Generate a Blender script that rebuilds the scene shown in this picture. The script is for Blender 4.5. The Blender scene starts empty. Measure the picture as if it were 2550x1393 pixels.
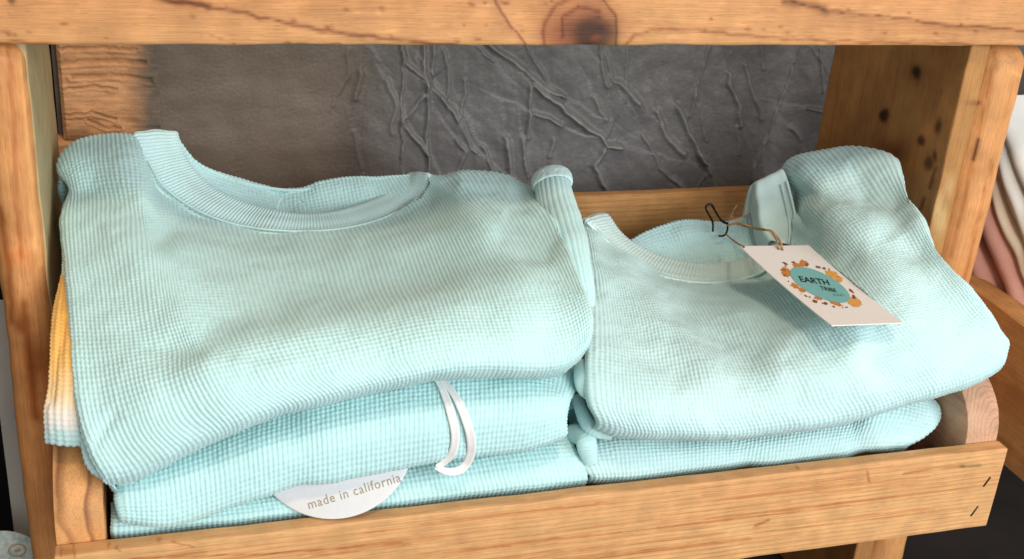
import bpy, bmesh, math, random
import numpy as np
from mathutils import Matrix, Vector
from mathutils.bvhtree import BVHTree

S = bpy.context.scene
COL = S.collection
# ------------------------------------------------------------------ camera
# solved from the three vanishing points of the rack: X along the rack, Y away, Z up,
# origin at the left end of the tray's front board (top front edge), metres
PP = np.array([1275.0, 696.5]); VX = np.array([11200.0, 125.0]); VZ = np.array([774.0, 7350.0])
FPX = math.sqrt(-float(np.dot(VX - PP, VZ - PP)))
_ex = np.array([*(VX - PP), FPX]); _ex /= np.linalg.norm(_ex)
_dz = np.array([*(VZ - PP), FPX]); _dz -= _ex * np.dot(_ex, _dz); _dz /= np.linalg.norm(_dz)
RW = np.stack([_ex, np.cross(-_dz, _ex), -_dz])
CAM = np.array([0.0602, -0.5523, 0.4041])
cd = bpy.data.cameras.new('camera'); cam = bpy.data.objects.new('camera', cd); COL.objects.link(cam)
cd.sensor_width = 36.0; cd.lens = FPX / 2550 * 36; cd.clip_start = 0.01; cd.clip_end = 50
m = Matrix.Identity(4)
for i in range(3):
    m[i][0] = RW[i, 0]; m[i][1] = -RW[i, 1]; m[i][2] = -RW[i, 2]; m[i][3] = CAM[i]
cam.matrix_world = m
cd.dof.use_dof = True; cd.dof.focus_distance = 0.70; cd.dof.aperture_fstop = 26.0
S.camera = cam
# ------------------------------------------------------------------ light
w = bpy.data.worlds.new('World'); S.world = w; w.use_nodes = True
bg = w.node_tree.nodes['Background']; bg.inputs[0].default_value = (1.0, 0.87, 0.75, 1); bg.inputs[1].default_value = 0.33
def area(name, loc, target, size, power, color, size_y=None):
    l = bpy.data.lights.new(name, 'AREA'); l.energy = power; l.color = color; l.size = size
    if size_y: l.shape = 'RECTANGLE'; l.size_y = size_y
    o = bpy.data.objects.new(name, l); COL.objects.link(o); o.location = loc
    o.rotation_euler = (Vector(target) - Vector(loc)).to_track_quat('-Z', 'Y').to_euler()
    return o
area('window_light', (0.95, -1.65, 0.66), (0.28, 0.08, 0.05), 2.0, 45, (0.94, 0.98, 1.0), 1.3)
area('shop_lamp', (0.25, -0.70, 1.75), (0.2, 0.05, 0.05), 0.22, 9, (1.0, 0.80, 0.58))
S.view_settings.view_transform = 'Standard'; S.view_settings.look = 'None'
S.view_settings.exposure = 0.14; S.view_settings.gamma = 1.0
S.cycles.use_denoising = True
S.cycles.max_bounces = 8; S.cycles.diffuse_bounces = 5

# ------------------------------------------------------------------ helpers
rng = np.random.default_rng(5)
def ray(px, py):
    return RW @ np.array([px - PP[0], py - PP[1], FPX])
def at(px, py, Y):
    d = ray(px, py); return CAM + d * ((Y - CAM[1]) / d[1])
def atX(px, py, X):
    d = ray(px, py); return CAM + d * ((X - CAM[0]) / d[0])
def proj(P):
    c = (np.asarray(P) - CAM) @ RW
    return PP + FPX * c[..., :2] / c[..., 2:3]
_perm = rng.permutation(256).astype(np.int32); _perm = np.r_[_perm, _perm]
_g3 = rng.normal(size=(512, 3)); _g3 /= np.linalg.norm(_g3, axis=1)[:, None]; _g3 = _g3.astype(np.float32); _gx, _gy, _gz = (np.ascontiguousarray(_g3[:, k]) for k in range(3))
def noise3(p):
    p = np.asarray(p); sh = p.shape[:-1]; x, y, z = (np.ascontiguousarray(p[..., k], dtype=np.float32).ravel() for k in range(3))
    ix, iy, iz = (np.floor(v).astype(np.int32) for v in (x, y, z)); x = x - ix; y = y - iy; z = z - iz
    ix &= 255; iy &= 255; iz &= 255
    fd = lambda f: f * f * f * (f * (f * 6 - 15) + 10)
    u, v, w_ = fd(x), fd(y), fd(z); out = np.zeros_like(x)
    for a in (0, 1):
        pa = _perm[ix + a]; wa = u if a else 1 - u
        for b in (0, 1):
            pb_ = _perm[pa + ((iy + b) & 255)]; wb = wa * (v if b else 1 - v)
            for c in (0, 1):
                h = _perm[pb_ + ((iz + c) & 255)]
                out += wb * (w_ if c else 1 - w_) * ((x - a) * _gx[h] + (y - b) * _gy[h] + (z - c) * _gz[h])
    return (out * 1.5).reshape(sh).astype(float)
def fbm(p, oct=3):
    r, a = 0.0, 1.0
    for k in range(oct):
        r = r + a * noise3(np.asarray(p) * 2 ** k + 17.3 * k); a *= 0.5
    return r
def segdist(q, poly):
    """distance of points q (...,2) to a polyline, and the signed side"""
    sh = q.shape[:-1]; x = np.ascontiguousarray(q[..., 0], dtype=np.float32).ravel(); y = np.ascontiguousarray(q[..., 1], dtype=np.float32).ravel()
    poly = np.asarray(poly, float); lo = poly.min(0) - 220; hi = poly.max(0) + 220
    sel = np.nonzero((x > lo[0]) & (x < hi[0]) & (y > lo[1]) & (y < hi[1]))[0]; x = x[sel]; y = y[sel]
    best = np.full(len(sel), 1e9, np.float32); side = np.zeros(len(sel), np.float32)
    for a, b in zip(poly[:-1], poly[1:]):
        ab = b - a; t = np.clip(((x - a[0]) * ab[0] + (y - a[1]) * ab[1]) / max(ab @ ab, 1e-9), 0, 1)
        d = np.hypot(x - a[0] - t * ab[0], y - a[1] - t * ab[1]); s = np.sign(ab[0] * (y - a[1]) - ab[1] * (x - a[0]))
        mk = d < best; best = np.where(mk, d, best); side = np.where(mk, s, side)
    fb_ = np.full(int(np.prod(sh)), 1e4); fs_ = np.zeros(int(np.prod(sh))); fb_[sel] = best; fs_[sel] = side
    return fb_.reshape(sh), fs_.reshape(sh)
def link(name, me, mat, parent=None):
    o = bpy.data.objects.new(name, me); COL.objects.link(o)
    if mat: me.materials.append(mat)
    if parent is not None: o.parent = parent
    return o
def grid_mesh(name, P, close_u=False, smooth=True, flip=False, keep=None):
    nu, nv = P.shape[:2]
    me = bpy.data.meshes.new(name)
    idx = np.arange(nu * nv).reshape(nu, nv)
    if close_u: idx = np.vstack([idx, idx[:1]])
    a, b, c, d = idx[:-1, :-1], idx[1:, :-1], idx[1:, 1:], idx[:-1, 1:]
    q = np.stack([a, b, c, d] if not flip else [d, c, b, a], -1).reshape(-1, 4)
    P = P.reshape(-1, 3)
    if keep is not None:
        q = q[keep.reshape(-1)]; used = np.unique(q); re = np.zeros(len(P), np.int64); re[used] = np.arange(len(used)); q = re[q]; P = P[used]
    me.vertices.add(len(P)); me.vertices.foreach_set('co', P.reshape(-1).astype(np.float32))
    me.loops.add(q.size); me.loops.foreach_set('vertex_index', q.reshape(-1).astype(np.int32))
    me.polygons.add(len(q)); me.polygons.foreach_set('loop_start', (np.arange(len(q)) * 4).astype(np.int32))
    me.update(calc_edges=True); me.validate()
    if smooth: me.polygons.foreach_set('use_smooth', np.ones(len(me.polygons), bool))
    return me
def set_col(me, rgb, name='feat'):
    at_ = me.color_attributes.new(name, 'FLOAT_COLOR', 'POINT')
    a = np.ones((len(me.vertices), 4), np.float32); a[:, :3] = rgb.reshape(-1, 3)
    at_.data.foreach_set('color', a.reshape(-1))
def thing(name, label, cat, group=None, loc=(0, 0, 0)):
    o = bpy.data.objects.new(name, None); COL.objects.link(o); o.location = loc; o.empty_display_size = 0.02
    return tag(o, label, cat, group)
def tag(o, label, cat, group=None, kind=None):
    o['label'] = label; o['category'] = cat
    if group: o['group'] = group
    if kind: o['kind'] = kind
    return o
def spline_mat(n, ts):
    """natural cubic interpolation matrix for n uniform knots at params ts in [0, n-1]"""
    A = np.zeros((n, n)); B = np.zeros((n, n)); A[0, 0] = A[-1, -1] = 1
    for i in range(1, n - 1):
        A[i, i - 1:i + 2] = [1, 4, 1]; B[i, i - 1:i + 2] = [6, -12, 6]
    M2 = np.linalg.solve(A, B); out = np.zeros((len(ts), n))
    for r, t in enumerate(ts):
        i = min(int(t), n - 2); f = t - i; g = 1 - f
        out[r] += ((g ** 3 - g) * M2[i] + (f ** 3 - f) * M2[i + 1]) / 6
        out[r, i] += g; out[r, i + 1] += f
    return out
def resample(pts, n):
    pts = np.asarray(pts, float); k = len(pts)
    if k == 2: t = np.linspace(0, 1, n)[:, None]; return pts[0] * (1 - t) + pts[1] * t
    d = spline_mat(k, np.linspace(0, k - 1, 40 * k)) @ pts
    s = np.r_[0, np.cumsum(np.linalg.norm(np.diff(d, axis=0), axis=1))]; tt = np.linspace(0, s[-1], n)
    return np.stack([np.interp(tt, s, d[:, j]) for j in range(d.shape[1])], 1)
def tube(path, rad, nseg=8, n=None, flat=1.0, up=(0, 0, 1)):
    """swept tube grid (closed in u); rad scalar or list; flat squeezes one axis"""
    path = np.asarray(path, float)
    if n: path = resample(path, n)
    N = len(path); rad = np.interp(np.linspace(0, 1, N), np.linspace(0, 1, len(np.atleast_1d(rad))), np.atleast_1d(rad))
    T = np.gradient(path, axis=0); T /= np.linalg.norm(T, axis=1)[:, None] + 1e-12
    U = np.asarray(up, float) - T * (T @ np.asarray(up, float))[:, None]; U /= np.linalg.norm(U, axis=1)[:, None] + 1e-9
    V = np.cross(T, U); ang = np.linspace(0, 2 * np.pi, nseg, endpoint=False)
    return np.stack([path + rad[:, None] * (math.cos(a) * V + flat * math.sin(a) * U) for a in ang])

# ------------------------------------------------------------------ materials
MATS = {}
class NT:
    def __init__(s, name):
        s.m = bpy.data.materials.new(name); s.m.use_nodes = True; s.t = s.m.node_tree; s.b = s.t.nodes['Principled BSDF']
    def n(s, kind, **kw):
        x = s.t.nodes.new(kind)
        for k, v in kw.items():
            if k.startswith('i_'): x.inputs[int(k[2:])].default_value = v
            else: setattr(x, k, v)
        return x
    def l(s, a, b): s.t.links.new(a, b)
    def math(s, op, a, b=None):
        x = s.t.nodes.new('ShaderNodeMath'); x.operation = op
        for i, v in enumerate((a, b)):
            if v is None: continue
            if isinstance(v, (int, float)): x.inputs[i].default_value = v
            else: s.l(v, x.inputs[i])
        return x.outputs[0]
    def mix(s, mode, fac, a, b):
        x = s.t.nodes.new('ShaderNodeMix'); x.data_type = 'RGBA'; x.blend_type = mode
        for i, v in ((0, fac), (6, a), (7, b)):
            if isinstance(v, (int, float)): x.inputs[i].default_value = v
            elif isinstance(v, tuple): x.inputs[i].default_value = (*v, 1) if len(v) == 3 else v
            else: s.l(v, x.inputs[i])
        return x.outputs[2]
def lin(r, g, b):
    return tuple(((c / 255) / 12.92 if c / 255 < 0.04045 else ((c / 255 + 0.055) / 1.055) ** 2.4) for c in (r, g, b))
def wood(name, light, dark, axis=0, pith=(0, 0.12, -0.2), ring=260.0, contrast=0.55, warp=0.02, feat=False, rough=0.55, blotch=0.35, bump=0.25, red=(0.8, 0.42, 0.28)):
    k = NT(name); tc = k.n('ShaderNodeTexCoord')
    mp = k.n('ShaderNodeMapping'); sc = [1, 1, 1]; sc[axis] = 0.07; mp.inputs['Scale'].default_value = sc
    mp.inputs['Location'].default_value = [-p * s_ for p, s_ in zip(pith, sc)]
    k.l(tc.outputs['Object'], mp.inputs[0])
    nz = k.n('ShaderNodeTexNoise', i_2=9.0, i_3=3.0); k.l(mp.outputs[0], nz.inputs[0])
    sub = k.n('ShaderNodeVectorMath', operation='SUBTRACT'); k.l(nz.outputs['Color'], sub.inputs[0]); sub.inputs[1].default_value = (.5, .5, .5)
    mul = k.n('ShaderNodeVectorMath', operation='SCALE'); k.l(sub.outputs[0], mul.inputs[0]); mul.inputs['Scale'].default_value = warp
    add = k.n('ShaderNodeVectorMath', operation='ADD'); k.l(mp.outputs[0], add.inputs[0]); k.l(mul.outputs[0], add.inputs[1])
    sep = k.n('ShaderNodeSeparateXYZ'); k.l(add.outputs[0], sep.inputs[0])
    o = [sep.outputs[i] for i in range(3) if i != axis]
    r = k.math('SQRT', k.math('ADD', k.math('MULTIPLY', o[0], o[0]), k.math('MULTIPLY', o[1], o[1])))
    fr = k.math('FRACT', k.math('MULTIPLY', r, ring))
    ramp = k.n('ShaderNodeValToRGB'); k.l(fr, ramp.inputs[0]); e = ramp.color_ramp.elements
    e[0].position = 0.0; e[0].color = (0, 0, 0, 1); e[1].position = 0.86; e[1].color = (1, 1, 1, 1)
    x = e.new(0.55); x.color = (0.10, 0.10, 0.10, 1); x = e.new(1.0); x.color = (0, 0, 0, 1)
    # ring strength wanders over the board
    n2 = k.n('ShaderNodeTexNoise', i_2=14.0, i_3=2.0); k.l(mp.outputs[0], n2.inputs[0])
    st = k.n('ShaderNodeMapRange'); k.l(n2.outputs[0], st.inputs[0]); st.inputs[1].default_value = .35; st.inputs[2].default_value = .65; st.inputs[3].default_value = .15
    ringf = k.math('MULTIPLY', k.math('MULTIPLY', ramp.outputs[0], st.outputs[0]), contrast)
    mp2 = k.n('ShaderNodeMapping'); sc2 = [1, 1, 1]; sc2[axis] = 0.025; mp2.inputs['Scale'].default_value = sc2; k.l(tc.outputs['Object'], mp2.inputs[0])
    fib = k.n('ShaderNodeTexNoise', i_2=1100.0, i_3=3.0); k.l(mp2.outputs[0], fib.inputs[0])
    bl = k.n('ShaderNodeTexNoise', i_2=22.0, i_3=4.0); k.l(mp.outputs[0], bl.inputs[0])
    bl2 = k.n('ShaderNodeTexNoise', i_2=60.0, i_3=4.0); k.l(tc.outputs['Object'], bl2.inputs[0])
    c = k.mix('MIX', ringf, light, dark)
    bf = k.n('ShaderNodeMapRange'); k.l(bl.outputs[0], bf.inputs[0]); bf.inputs[1].default_value = .42; bf.inputs[2].default_value = .72; bf.inputs[4].default_value = blotch
    c = k.mix('MULTIPLY', bf.outputs[0], c, red)
    bf2 = k.n('ShaderNodeMapRange'); k.l(bl2.outputs[0], bf2.inputs[0]); bf2.inputs[1].default_value = .3; bf2.inputs[2].default_value = .7; bf2.inputs[3].default_value = .86; bf2.inputs[4].default_value = 1.12
    c = k.mix('MULTIPLY', 1.0, c, bf2.outputs[0])
    ff = k.n('ShaderNodeMapRange'); k.l(fib.outputs[0], ff.inputs[0]); ff.inputs[1].default_value = .36; ff.inputs[2].default_value = .64; ff.inputs[3].default_value = .90; ff.inputs[4].default_value = 1.08
    c = k.mix('MULTIPLY', 1.0, c, ff.outputs[0])
    mp3 = k.n('ShaderNodeMapping'); sc3 = [1, 1, 1]; sc3[axis] = 0.05; mp3.inputs['Scale'].default_value = sc3; k.l(tc.outputs['Object'], mp3.inputs[0])
    po = k.n('ShaderNodeTexNoise', i_2=2300.0, i_3=2.0); k.l(mp3.outputs[0], po.inputs[0])
    pm = k.n('ShaderNodeMapRange'); k.l(po.outputs[0], pm.inputs[0]); pm.inputs[1].default_value = .58; pm.inputs[2].default_value = .70; pm.inputs[3].default_value = 1.0; pm.inputs[4].default_value = .74
    c = k.mix('MULTIPLY', 1.0, c, pm.outputs[0])
    if feat:
        a = k.n('ShaderNodeAttribute', attribute_name='feat'); c = k.mix('MULTIPLY', 1.0, c, a.outputs['Color'])
    k.l(c, k.b.inputs['Base Color']); k.b.inputs['Roughness'].default_value = rough; k.b.inputs['Specular IOR Level'].default_value = 0.3
    bp = k.n('ShaderNodeBump'); bp.inputs['Strength'].default_value = bump; bp.inputs['Distance'].default_value = 0.0006
    k.l(k.math('ADD', fib.outputs[0], k.math('MULTIPLY', ringf, -0.8)), bp.inputs['Height']); k.l(bp.outputs[0], k.b.inputs['Normal'])
    return k.m
def fabric(name, col, attr=None, rough=0.95, fine=1700.0, sheen=0.25):
    k = NT(name); tc = k.n('ShaderNodeTexCoord')
    nz = k.n('ShaderNodeTexNoise', i_2=fine, i_3=2.0); k.l(tc.outputs['Object'], nz.inputs[0])
    mr = k.n('ShaderNodeMapRange'); k.l(nz.outputs[0], mr.inputs[0]); mr.inputs[1].default_value = .3; mr.inputs[2].default_value = .7; mr.inputs[3].default_value = .90; mr.inputs[4].default_value = 1.06
    lo = k.n('ShaderNodeTexNoise', i_2=30.0, i_3=3.0); k.l(tc.outputs['Object'], lo.inputs[0])
    ml = k.n('ShaderNodeMapRange'); k.l(lo.outputs[0], ml.inputs[0]); ml.inputs[1].default_value = .3; ml.inputs[2].default_value = .7; ml.inputs[3].default_value = .95; ml.inputs[4].default_value = 1.04
    if attr:
        a = k.n('ShaderNodeAttribute', attribute_name=attr); c = a.outputs['Color']
    else: c = col
    c = k.mix('MULTIPLY', 1.0, c, mr.outputs[0]); c = k.mix('MULTIPLY', 1.0, c, ml.outputs[0])
    k.l(c, k.b.inputs['Base Color']); k.b.inputs['Roughness'].default_value = rough; k.b.inputs['Specular IOR Level'].default_value = 0.12
    k.b.inputs['Sheen Weight'].default_value = sheen; k.b.inputs['Sheen Roughness'].default_value = 0.5
    bp = k.n('ShaderNodeBump'); bp.inputs['Strength'].default_value = 0.35; bp.inputs['Distance'].default_value = 0.0004
    k.l(nz.outputs[0], bp.inputs['Height']); k.l(bp.outputs[0], k.b.inputs['Normal'])
    return k.m
def plain(name, col, rough=0.6, spec=0.3, var=0.06, scale=200.0, bump=0.0, metal=0.0):
    k = NT(name); tc = k.n('ShaderNodeTexCoord'); nz = k.n('ShaderNodeTexNoise', i_2=scale, i_3=4.0); k.l(tc.outputs['Object'], nz.inputs[0])
    mr = k.n('ShaderNodeMapRange'); k.l(nz.outputs[0], mr.inputs[0]); mr.inputs[1].default_value = .3; mr.inputs[2].default_value = .7; mr.inputs[3].default_value = 1 - var; mr.inputs[4].default_value = 1 + var
    k.l(k.mix('MULTIPLY', 1.0, col, mr.outputs[0]), k.b.inputs['Base Color'])
    k.b.inputs['Roughness'].default_value = rough; k.b.inputs['Specular IOR Level'].default_value = spec; k.b.inputs['Metallic'].default_value = metal
    if bump:
        bp = k.n('ShaderNodeBump'); bp.inputs['Strength'].default_value = bump; bp.inputs['Distance'].default_value = 0.0005
        k.l(nz.outputs[0], bp.inputs['Height']); k.l(bp.outputs[0], k.b.inputs['Normal'])
    return k.m
def attr_mat(name, rough=0.8, spec=0.2, fine=400.0, bump=0.3):
    k = NT(name); tc = k.n('ShaderNodeTexCoord'); nz = k.n('ShaderNodeTexNoise', i_2=fine, i_3=4.0); k.l(tc.outputs['Object'], nz.inputs[0])
    a = k.n('ShaderNodeAttribute', attribute_name='feat')
    mr = k.n('ShaderNodeMapRange'); k.l(nz.outputs[0], mr.inputs[0]); mr.inputs[1].default_value = .3; mr.inputs[2].default_value = .7; mr.inputs[3].default_value = .9; mr.inputs[4].default_value = 1.08
    k.l(k.mix('MULTIPLY', 1.0, a.outputs['Color'], mr.outputs[0]), k.b.inputs['Base Color'])
    k.b.inputs['Roughness'].default_value = rough; k.b.inputs['Specular IOR Level'].default_value = spec
    bp = k.n('ShaderNodeBump'); bp.inputs['Strength'].default_value = bump; bp.inputs['Distance'].default_value = 0.0006
    k.l(nz.outputs[0], bp.inputs['Height']); k.l(bp.outputs[0], k.b.inputs['Normal'])
    return k.m

PINE_L = (0.66, 0.33, 0.125); PINE_D = (0.30, 0.105, 0.035)
M_beam = wood('pine_beam', (0.59, 0.295, 0.118), (0.42, 0.16, 0.05), 0, (0, .45, 0.0), 130, 0.22, .05, True, blotch=0.6, red=(0.92, 0.66, 0.50))
M_front = wood('pine_front_board', (0.68, 0.385, 0.165), (0.42, 0.17, 0.07), 0, (0, .06, -0.42), 300, 0.62, .012, True, blotch=0.35, red=(0.95, 0.72, 0.62))
M_side = wood('pine_side_board', (0.66, 0.33, 0.125), (0.20, 0.07, 0.03), 1, (0.20, 0, 0.01), 95, 0.85, .06, blotch=0.3, red=(.92, .7, .55))
M_side_end = wood('pine_weathered_side_board', (0.56, 0.335, 0.21), (0.30, 0.13, 0.085), 1, (0.61, 0, -0.02), 260, 0.75, .10, blotch=0.6, red=(0.78, 0.60, 0.62))
M_back = wood('pine_back_board', (0.52, 0.27, 0.09), (0.27, 0.10, 0.03), 0, (0, .2, -0.2), 220, 0.6, .03)
M_post = wood('pine_post', (0.64, 0.31, 0.115), (0.40, 0.15, 0.05), 2, (0.70, .35, 0), 160, 0.4, .03, True, blotch=0.5, red=(0.9, 0.65, 0.48))
M_panel = wood('pine_panel', (0.42, 0.205, 0.065), (0.33, 0.14, 0.045), 2, (0.75, .1, 0), 110, 0.35, .03, True, blotch=0.4)
M_pale = wood('pale_panel', (0.46, 0.36, 0.19), (0.32, 0.22, 0.1), 2, (-0.2, .1, 0), 120, 0.4, .03, blotch=0.3)
AQUA = (0.42, 0.74, 0.735)
M_L1 = fabric('aqua_waffle_knit', (0.52, 0.765, 0.765))
M_L2 = fabric('aqua_waffle_knit_deep', (0.50, 0.765, 0.77))
M_R1 = fabric('aqua_waffle_knit_pale', (0.53, 0.75, 0.755))
M_band = fabric('aqua_rib_band', (0.56, 0.755, 0.75))
M_bandR = fabric('aqua_plain_band', (0.57, 0.72, 0.70))
M_wood_bleed = fabric('wood_bleed_knit', (1, 1, 1), attr='feat')  # yellow bleed of wood light is carried by the colour attribute

# ------------------------------------------------------------------ solid board builder
def rbox(name, lo, hi, mat, parent=None, bev=0.0015, cuts=(1, 1, 1), wob=0.0004, feat=None, seg=2, xr=None):
    """board with rounded edges, gridded faces and slightly uneven edges"""
    lo = np.array(lo, float); hi = np.array(hi, float); bev = min(bev, (hi - lo).min() * .49)
    ax = []
    for i in range(3):
        e = bev * (1 - np.cos(np.linspace(0, math.pi / 2, seg + 1)))[1:]
        e = bev * np.linspace(0, 1, seg + 1)
        ax.append(np.r_[lo[i] + e, np.linspace(lo[i] + bev, hi[i] - bev, max(2, cuts[i] + 1))[1:-1], hi[i] - e[::-1]])
        if i == 0 and xr: ax[0] = np.r_[lo[0] + e, np.linspace(xr[0], xr[1], cuts[0]), hi[0] - e[::-1]]
    V = []; F = []; off = 0
    for a in range(3):
        b_, c_ = (a + 1) % 3, (a + 2) % 3
        B, C_ = np.meshgrid(ax[b_], ax[c_], indexing='ij'); n0, n1 = B.shape
        for val, flip in ((hi[a], False), (lo[a], True)):
            P = np.zeros((n0, n1, 3)); P[..., a] = val; P[..., b_] = B; P[..., c_] = C_
            V.append(P.reshape(-1, 3)); idx = np.arange(n0 * n1).reshape(n0, n1) + off; off += n0 * n1
            q = np.stack([idx[:-1, :-1], idx[1:, :-1], idx[1:, 1:], idx[:-1, 1:]], -1).reshape(-1, 4)
            F.append(q[:, ::-1] if flip else q)
    V = np.concatenate(V); F = np.concatenate(F)
    key = np.round((V - lo) * 1e7).astype(np.int64); _, first, invx = np.unique(key, axis=0, return_index=True, return_inverse=True)
    P = V[first]; F = invx.reshape(-1)[F]
    Q = np.clip(P, lo + bev, hi - bev); d = P - Q; P = Q + d / (np.linalg.norm(d, axis=1)[:, None] + 1e-12) * bev
    P0 = P
    if wob: P = P + np.stack([fbm(P * 25 + 7 * j, 2) for j in range(3)], 1) * wob
    me = bpy.data.meshes.new(name)
    me.vertices.add(len(P)); me.vertices.foreach_set('co', P.reshape(-1).astype(np.float32))
    me.loops.add(F.size); me.loops.foreach_set('vertex_index', F.reshape(-1).astype(np.int32))
    me.polygons.add(len(F)); me.polygons.foreach_set('loop_start', (np.arange(len(F)) * 4).astype(np.int32)); me.update(calc_edges=True)
    if feat: set_col(me, feat(P))
    me.polygons.foreach_set('use_smooth', np.ones(len(me.polygons), bool))
    o = link(name, me, mat, parent)
    if bev < .005: me.set_sharp_from_angle(angle=math.radians(50))
    return o
def dense_face_feat(strokes=(), knots=(), mask=None, wander=5.0):
    """multiplicative colour features given in reference-photo pixels, evaluated on the board"""
    def f(P):
        if mask is not None:
            mk = mask(P); full = np.ones((len(P), 3)); full[mk] = g(P[mk]); return full
        return g(P)
    def g(P):
        q = proj(P); wq = q + np.stack([fbm(np.c_[q / 45, q[:, :1] * 0], 2), fbm(np.c_[q / 45, q[:, :1] * 0 + 9], 2)], 1) * wander
        c = np.ones((len(P), 3)); jit = 0.6 + 0.8 * (noise3(np.c_[q / 30, q[:, :1] * 0 + 4]) * 0.5 + 0.5)
        for poly, wd, col, fade in strokes:
            d, s = segdist(wq, poly)
            k_ = np.exp(-(d / (wd * jit)) ** 2)
            if fade: k_ = np.maximum(k_, 0.45 * np.exp(-np.maximum(d, 0) / fade) * (s > 0))
            c = c * (1 - k_[:, None] * (1 - np.array(col)))
        for (x, y, rx, ry, col, soft) in knots:
            r = np.hypot((wq[:, 0] - x) / rx, (wq[:, 1] - y) / ry)
            k_ = 1 / (1 + np.exp(np.clip((r - 1) / soft, -50, 50))); c = c * (1 - k_[:, None] * (1 - np.array(col)))
        return c
    return f

# ------------------------------------------------------------------ setting: floor, wall
def quad_sheet(name, x0, x1, y0, y1, z, n, mat):
    X, Y = np.meshgrid(np.linspace(x0, x1, n), np.linspace(y0, y1, n), indexing='ij')
    P = np.stack([X, Y, np.full_like(X, z) + 0.002 * fbm(np.stack([X * 8, Y * 8, X * 0], -1), 2)], -1)
    return link(name, grid_mesh(name, P), mat)
fl = quad_sheet('floor', -1.6, 2.2, -2.5, 0.45, -0.265, 60, plain('dark_floor', (0.040, 0.031, 0.028), 0.55, 0.3, 0.25, 14.0, 0.2)); fl['kind'] = 'structure'

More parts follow.
